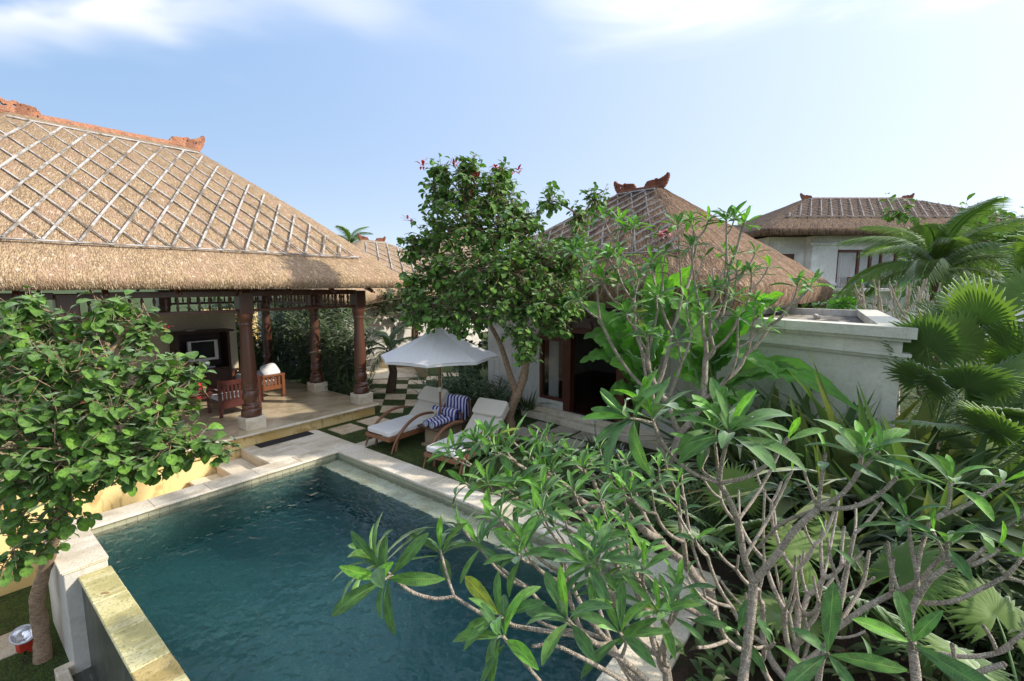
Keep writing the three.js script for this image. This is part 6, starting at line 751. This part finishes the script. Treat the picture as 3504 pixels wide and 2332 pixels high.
// extra low whorls that fill the shrub front
// banana-like plants against the bungalow
function heliconia(label, foot, blades, seed) { const P = thing('heliconia', label, 'plant', foot, 0, 'heliconias by the bungalow wall'), R = rng(seed), F = V(...foot); for (const [ax, ay, az, bx2, by, bz, half] of blades) { const a = V(ax, ay, az).sub(F), b = V(bx2, by, bz).sub(F), d = b.clone().sub(a), c = a.clone().addScaledVector(d, 0.45).add(V(0, 0.32 * Math.hypot(d.x, d.z) + 0.12 * d.length(), 0)); part('leaf', bladeGeo(a, c, b, half * 1.3, R), pick(L.big, R), P); part('leaf_stalk', tube(bez(V(0.1 * (R() - 0.5), 0, 0.1 * (R() - 0.5)), V(a.x * 0.25, a.y * 0.6, a.z * 0.25), a, 8), [0.028, 0.026, 0.024, 0.022, 0.02, 0.018, 0.015, 0.012, 0.01], 7), M.stem, P); } }
heliconia('tall heliconia with broad bright leaves beside the doorway', [8.9, 0, -3.75], [[8.85, 1.9, -3.8, 8.55, 3.1, -4.9, 0.19], [8.9, 2.1, -3.7, 8.7, 2.35, -4.9, 0.2], [8.9, 1.7, -3.7, 8.3, 1.9, -4.75, 0.17], [8.9, 2.2, -3.6, 8.75, 4.05, -3.25, 0.2], [8.95, 2.2, -3.6, 8.9, 3.85, -2.75, 0.18], [8.8, 1.9, -3.8, 8.1, 2.9, -3.6, 0.2], [8.8, 1.5, -3.8, 8.05, 2.2, -3.5, 0.18], [8.9, 1.6, -3.6, 8.4, 2.6, -2.9, 0.2], [8.8, 1.3, -3.7, 8.2, 1.7, -3.0, 0.17], [8.9, 2.0, -3.7, 8.5, 3.3, -3.9, 0.19], [8.9, 1.8, -3.7, 8.6, 2.9, -4.3, 0.18], [8.85, 1.2, -3.7, 8.2, 1.35, -4.0, 0.16], [8.9, 2.0, -3.6, 8.6, 3.6, -3.0, 0.17], [8.8, 1.7, -3.5, 8.0, 2.7, -2.9, 0.18], [8.8, 1.4, -3.6, 7.95, 2.0, -3.9, 0.18], [8.8, 1.0, -3.6, 8.1, 1.3, -3.2, 0.17], [8.9, 1.5, -3.8, 8.4, 2.4, -4.5, 0.17]], 31);
heliconia('heliconia with long arching leaves against the annex wall', [8.75, 0, -2.2], [[8.7, 1.6, -2.2, 8.35, 2.0, -0.45, 0.15], [8.7, 1.55, -2.1, 8.05, 1.72, -0.1, 0.16], [8.7, 2.0, -2.2, 8.2, 3.25, -1.3, 0.16], [8.65, 2.2, -2.2, 8.15, 3.35, -1.15, 0.13], [8.6, 2.1, -2.2, 7.9, 2.1, -1.1, 0.15], [8.7, 1.9, -2.3, 8.2, 3.1, -2.5, 0.2], [8.7, 1.8, -2.3, 8.0, 2.6, -2.2, 0.19], [8.7, 1.5, -2.3, 8.0, 1.9, -2.7, 0.18], [8.7, 1.4, -2.3, 8.1, 1.5, -1.7, 0.16], [8.7, 2.2, -2.3, 8.55, 3.6, -2.7, 0.17], [8.7, 1.2, -2.3, 8.1, 1.25, -2.3, 0.15], [8.7, 2.0, -2.2, 8.3, 3.0, -1.8, 0.17], [8.7, 1.7, -2.4, 7.9, 2.3, -2.9, 0.18], [8.7, 1.0, -2.3, 8.0, 1.2, -2.9, 0.16], [8.7, 1.3, -2.2, 7.9, 1.6, -1.5, 0.15], [8.7, 2.1, -2.4, 8.4, 3.3, -3.0, 0.17]], 32);
// spear-leaved clumps along the annex wall
[[8.55, -1.75, 30, 1.25, 'upright spear leaved clump under the arching heliconia leaf'], [8.3, -1.15, 34, 1.3, 'dense dark spear leaved clump at the middle of the annex wall'], [8.05, -0.45, 34, 1.45, 'tall spear leaved clump near the annex corner'], [7.75, 0.3, 34, 1.55, 'tallest spear leaved clump at the annex corner'], [7.3, 0.75, 30, 1.3, 'spreading spear leaved clump in front of the fan palms'], [6.9, -0.2, 30, 1.1, 'low spear leaved clump behind the bare plumeria']].forEach(([x, z, n, l, t], i) => strapClump('spear_plant', t, [x, LAWN, z], n * 3, l * 1.8, 300 + i, L.strap, { lean: 0.62, width: 0.85, group: 'spear leaved plants by the annex wall' }));
// fan palms
fanPalm('big fan palm with bright upright leaves at the picture edge', [9.25, LAWN, 1.45], 1.75, [[9.12, 2.95, 1.11, 0.72], [9.9, 3.3, 1.75, 0.7], [9.55, 2.85, 0.85, 0.55], [8.87, 2.49, 1.5, 0.62], [9.7, 2.8, 1.9, 0.66], [9.0, 2.2, 0.75, 0.6], [8.6, 2.1, 1.75, 0.6], [9.4, 2.5, 0.6, 0.55], [10.0, 2.9, 1.0, 0.6], [8.9, 3.2, 1.9, 0.6]], 41);
fanPalm('dark fan palm beside the annex corner', [8.65, LAWN, 0.75], 1.5, [[8.42, 2.66, 0.56, 0.55], [8.16, 2.21, 0.52, 0.5], [8.17, 2.2, 0.95, 0.55], [8.1, 1.9, 1.2, 0.52], [8.75, 2.4, 0.3, 0.5], [8.0, 1.7, 0.7, 0.5], [8.5, 2.3, 1.3, 0.5], [9.1, 2.3, 0.5, 0.5], [8.9, 2.7, 0.9, 0.5]], 42);
fanPalm('drooping fan palm low at the picture edge', [7.9, LAWN, 1.75], 1.1, [[7.7, 1.75, 1.25, 0.55], [8.3, 1.95, 1.5, 0.55], [7.5, 1.5, 1.7, 0.5], [7.6, 1.2, 1.1, 0.5], [8.0, 1.6, 2.2, 0.55], [7.3, 1.3, 1.4, 0.45], [8.2, 1.4, 1.2, 0.5]], 43);
fanPalm('tall fan palm with leaves against the sky at the picture edge', [11.8, LAWN, 2.6], 2.9, [[11.0, 4.0, 2.15, 0.7], [11.4, 3.6, 2.2, 0.7], [10.9, 3.4, 2.4, 0.7], [11.9, 4.2, 2.3, 0.7], [11.2, 3.2, 1.9, 0.62], [12.3, 4.0, 2.3, 0.7], [12.0, 3.4, 1.9, 0.65]], 44);
fanPalm('low pleated fan palm between the pool coping and bare stems', [5.95, LAWN, -1.15], 0.3, [[5.2, 0.7, -1.4, 0.45], [5.4, 0.85, -0.95, 0.45], [5.9, 0.75, -0.7, 0.42], [6.3, 0.8, -1.3, 0.45], [5.7, 0.65, -1.75, 0.42]], 45, 'low fan palms under the plumerias');
fanPalm('low pleated fan palm under the forked plumeria', [5.35, LAWN, 0.1], 0.3, [[5.4, 0.72, -0.4, 0.5], [5.05, 0.6, 0.02, 0.5], [4.75, 0.42, -0.5, 0.48], [5.55, 0.75, 0.35, 0.5], [5.9, 0.7, -0.15, 0.48], [4.9, 0.5, 0.6, 0.45]], 46, 'low fan palms under the plumerias');
fanPalm('low pleated fan palm under the knobbly plumeria', [5.0, LAWN, 1.1], 0.3, [[4.7, 0.6, 0.8, 0.45], [5.1, 0.7, 1.5, 0.45], [5.5, 0.65, 1.0, 0.45], [4.6, 0.5, 1.4, 0.42]], 47, 'low fan palms under the plumerias');
// dark filling shrubs at the right
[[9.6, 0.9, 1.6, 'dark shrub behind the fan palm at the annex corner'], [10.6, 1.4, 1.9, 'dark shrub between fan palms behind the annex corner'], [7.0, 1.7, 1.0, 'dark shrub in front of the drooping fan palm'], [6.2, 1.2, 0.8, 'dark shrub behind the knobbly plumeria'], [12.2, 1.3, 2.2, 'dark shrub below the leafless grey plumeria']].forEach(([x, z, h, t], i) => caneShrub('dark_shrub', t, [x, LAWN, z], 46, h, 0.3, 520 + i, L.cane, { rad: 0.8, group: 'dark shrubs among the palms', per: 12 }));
// feather palms
featherPalm('feathery palm in front of the distant house', [19.2, 0, 1.3], 3.8, 26, 2.7, 51);
featherPalm('feathery palm top peeking over the pavilion roof', [24.0, 0, -37.0], 6.9, 12, 2.4, 52);
featherPalm('feathery palm by the open gateway', [9.3, 0, -12.4], 1.3, 10, 1.3, 53, L.cane);
// shaded shrubs behind the pavilion
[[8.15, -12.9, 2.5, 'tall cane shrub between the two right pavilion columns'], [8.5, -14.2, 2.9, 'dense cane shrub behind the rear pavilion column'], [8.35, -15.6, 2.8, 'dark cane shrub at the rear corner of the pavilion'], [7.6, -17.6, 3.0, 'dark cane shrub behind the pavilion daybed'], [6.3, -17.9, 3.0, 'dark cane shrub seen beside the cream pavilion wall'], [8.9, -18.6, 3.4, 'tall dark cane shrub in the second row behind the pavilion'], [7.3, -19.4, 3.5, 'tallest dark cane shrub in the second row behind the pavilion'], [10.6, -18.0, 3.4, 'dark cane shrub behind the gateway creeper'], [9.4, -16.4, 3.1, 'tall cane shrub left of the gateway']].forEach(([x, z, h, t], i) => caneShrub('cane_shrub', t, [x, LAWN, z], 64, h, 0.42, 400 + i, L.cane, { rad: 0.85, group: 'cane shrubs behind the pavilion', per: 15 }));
[[8.0, -12.2, 70, 1.0, 'grassy clump at the foot of the rear pavilion column'], [10.0, -7.35, 60, 1.05, 'grassy clump at the bungalow wall beside the tree trunk'], [10.05, -8.2, 50, 1.0, 'grassy clump at the left end of the bungalow wall']].forEach(([x, z, n, l, t], i) => strapClump('grass_clump', t, [x, LAWN, z], n, l, 420 + i, L.cane, { lean: 0.55, width: 0.8 }));
[[9.2, -8.9, 'broad leaved bush behind the striped towels'], [9.5, -8.1, 'broad leaved bush between tree trunk and lounger'], [8.9, -9.7, 'broad leaved bush under the parasol edge'], [9.9, -9.6, 'broad leaved bush at the corner of the bungalow']].forEach(([x, z, t], i) => caneShrub('leafy_bush', t, [x, LAWN, z], 40, 1.0, 0.30, 440 + i, L.cane, { rad: 0.75, group: 'leafy bushes behind the loungers', per: 8, most: 60 }));
// creeper over the gateway and trees behind it
broadTree('creeper', 'dark creeper covering the beam of the gateway', { foot: [9.9, 0, -14.9], trunk: [[9.9, 0, -14.9], [10.0, 1.4, -15.1], [10.3, 2.7, -15.3]], trunkR: [0.05, 0.03], seed: 61, sprays: 30, leaf: 0.15, mats: L.cane, geo: G.broad, bark: M.barkDark, most: 120, cat: 'creeper', lobes: [[10.0, 2.9, -15.4, 0.6], [10.8, 3.05, -15.9, 0.6], [11.6, 3.1, -15.2, 0.6], [12.3, 3.0, -14.6, 0.6], [11.4, 2.6, -15.6, 0.5], [10.2, 2.2, -15.2, 0.5], [12.2, 2.3, -14.7, 0.6], [12.6, 1.6, -14.2, 0.6], [9.4, 2.5, -15.2, 0.6], [9.2, 1.6, -15.0, 0.5]] });
broadTree('shade_tree', 'dark leafy tree behind the parasol and bungalow corner', { foot: [11.4, 0, -11.2], trunk: [[11.4, 0, -11.2], [11.35, 1.5, -11.2], [11.2, 2.8, -11.3]], trunkR: [0.1, 0.05], seed: 62, sprays: 26, leaf: 0.2, mats: L.cane, bark: M.barkDark, most: 120, lobes: [[11.2, 2.9, -11.6, 0.8], [10.8, 2.2, -11.0, 0.7], [11.8, 2.3, -10.6, 0.7], [11.0, 1.4, -10.6, 0.7], [11.6, 1.2, -10.3, 0.7], [11.4, 3.5, -11.0, 0.7], [10.6, 1.5, -11.5, 0.6], [10.9, 0.7, -10.3, 0.6]] });
// spider lilies
[[7.9, -3.9, 'spider lily with white flowers below the flowering plumeria'], [8.35, -4.35, 'spider lily beside the stepping stones'], [7.3, -3.3, 'spider lily at the edge of the soil bed']].forEach(([x, z, t], i) => { const P = strapClump('spider_lily', t, [x, LAWN, z], 46, 0.62, 460 + i, L.cane, { lean: 1.0, width: 1.7, group: 'spider lilies at the lawn edge' }), R = rng(470 + i); for (let k = 0; k < 2; k++) { const p = V((R() - 0.5) * 0.3, 0.6 + 0.1 * R(), (R() - 0.5) * 0.3); part('flower_stalk', tube([V(0, 0, 0), p], 0.006, 5), M.stem, P); bloom(P, p, R, M.lily, 9, 0.12, 0.35); } });
// undergrowth in the bed and low shrubs with orange flowers
[[6.7, -1.6, 'low shrub with tiny orange flowers behind the pleated fan palm'], [7.1, -0.9, 'low shrub with tiny orange flowers below the spear leaves'], [6.3, -2.4, 'low shrub with tiny orange flowers near the pool coping']].forEach(([x, z, t], i) => { const P = caneShrub('flowering_shrub', t, [x, LAWN, z], 34, 0.85, 0.10, 480 + i, L.cane, { rad: 0.7, per: 16, most: 30, group: 'orange flowering shrubs in the bed' }), R = rng(490 + i); for (let k = 0; k < 14; k++) bloom(P, V((R() - 0.5) * 1.2, 0.45 + 0.4 * R(), (R() - 0.5) * 1.2), R, M.orange, 5, 0.03, 3, 'blossom'); });
{ // ground cover
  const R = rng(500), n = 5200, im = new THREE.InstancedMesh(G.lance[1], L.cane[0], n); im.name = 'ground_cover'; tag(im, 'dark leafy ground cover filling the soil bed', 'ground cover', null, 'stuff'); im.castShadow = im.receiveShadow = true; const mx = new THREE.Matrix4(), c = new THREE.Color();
  for (let i = 0; i < n; i++) { let x, z; do { x = 1.2 + R() * 13; z = -3.9 + R() * 9; } while ((x < 5.75 && z < -1.2) || (x > 8.2 && z < 0.5)); const a = R() * 6.283; im.setMatrixAt(i, mx.compose(V(x, LAWN + 0.02 + R() * 0.18, z), qFrom(V(Math.cos(a), 0.2 + R(), Math.sin(a))), V(1.3, 1, 1).multiplyScalar(0.16 + 0.2 * R()))); im.setColorAt(i, c.setRGB(0.7 + 0.6 * R(), 0.7 + 0.7 * R(), 0.7)); } scene.add(im);
}
{ // lawn blades near the loungers and on the sunken lawn
  const R = rng(510), n = 90000, g = new THREE.BufferGeometry(); g.setAttribute('position', new THREE.Float32BufferAttribute([-0.5, 0, 0, 0.5, 0, 0, 0.1, 1, 0.25], 3)); g.setAttribute('uv', new THREE.Float32BufferAttribute([0, 0, 1, 0, 0.5, 1], 2)); g.setIndex([0, 1, 2]); g.computeVertexNormals();
  const im = new THREE.InstancedMesh(g, mat({ color: lin(0.085, 0.13, 0.035), roughness: 1 }), n); im.name = 'lawn_grass'; tag(im, 'short grass blades of the lawn', 'grass', null, 'stuff'); im.castShadow = im.receiveShadow = true; const mx = new THREE.Matrix4(), c = new THREE.Color(), q = new THREE.Quaternion();
  for (let i = 0; i < n; i++) { let x, z, y = LAWN; if (R() < 0.8) { do { x = 5.69 + R() * 4.6; z = -14.5 + R() * 11; } while ((x < 7.5 && z < -10.62)); } else { x = -2 + R() * 2.7; z = -10.4 + R() * 6; y = LOW; } q.setFromAxisAngle(UP, R() * 6.283); im.setMatrixAt(i, mx.compose(V(x, y, z), q, V(0.006, 0.014 + 0.022 * R(), 0.05))); const k = 0.6 + 0.8 * R(); im.setColorAt(i, c.setRGB(k * (0.9 + 0.5 * R()), k, k * 0.9)); } scene.add(im);
}
// trees in the distance
const far = (label, x, z, h, r, seed, mats = L.broad) => { const R = rng(seed), lobes = []; for (let i = 0; i < 9; i++) lobes.push([x + (R() - 0.5) * r * 1.6, h * (0.55 + 0.4 * R()), z + (R() - 0.5) * r * 1.6, r * (0.35 + 0.25 * R()), 0.5]); broadTree('background_tree', label, { foot: [x, 0, z], trunk: [[x, 0, z], [x + 0.1, h * 0.35, z], [x, h * 0.7, z]], trunkR: [0.16, 0.06], seed, sprays: 9, leaf: 0.34, lobes, mats, bark: M.barkDark, most: 20, limbR: 2, group: 'trees in the distance' }); };
far('distant tree at the edge behind the feathery palm', 28.3, 2.3, 7.4, 2.6, 71); far('distant tree beside the two storey house', 28.2, 4.4, 7.2, 2.6, 72); far('leafy tree below the distant balcony', 22.5, -2.2, 3.4, 1.6, 73); far('low leafy tree between annex and distant house', 19.3, -1.4, 3.1, 1.5, 74, L.big); far('distant green tree behind the far roof', 33, -33, 6.2, 2.6, 75); far('green tree past the gateway', 15.5, -17.5, 4.2, 1.8, 76, L.cane); far('green tree filling the gap above the gateway', 13.4, -16.2, 3.9, 1.6, 77, L.cane); far('tree behind the far thatched roof at the pavilion', 30.0, -34.5, 7.4, 2.2, 78);
renderer.render(scene, camera);
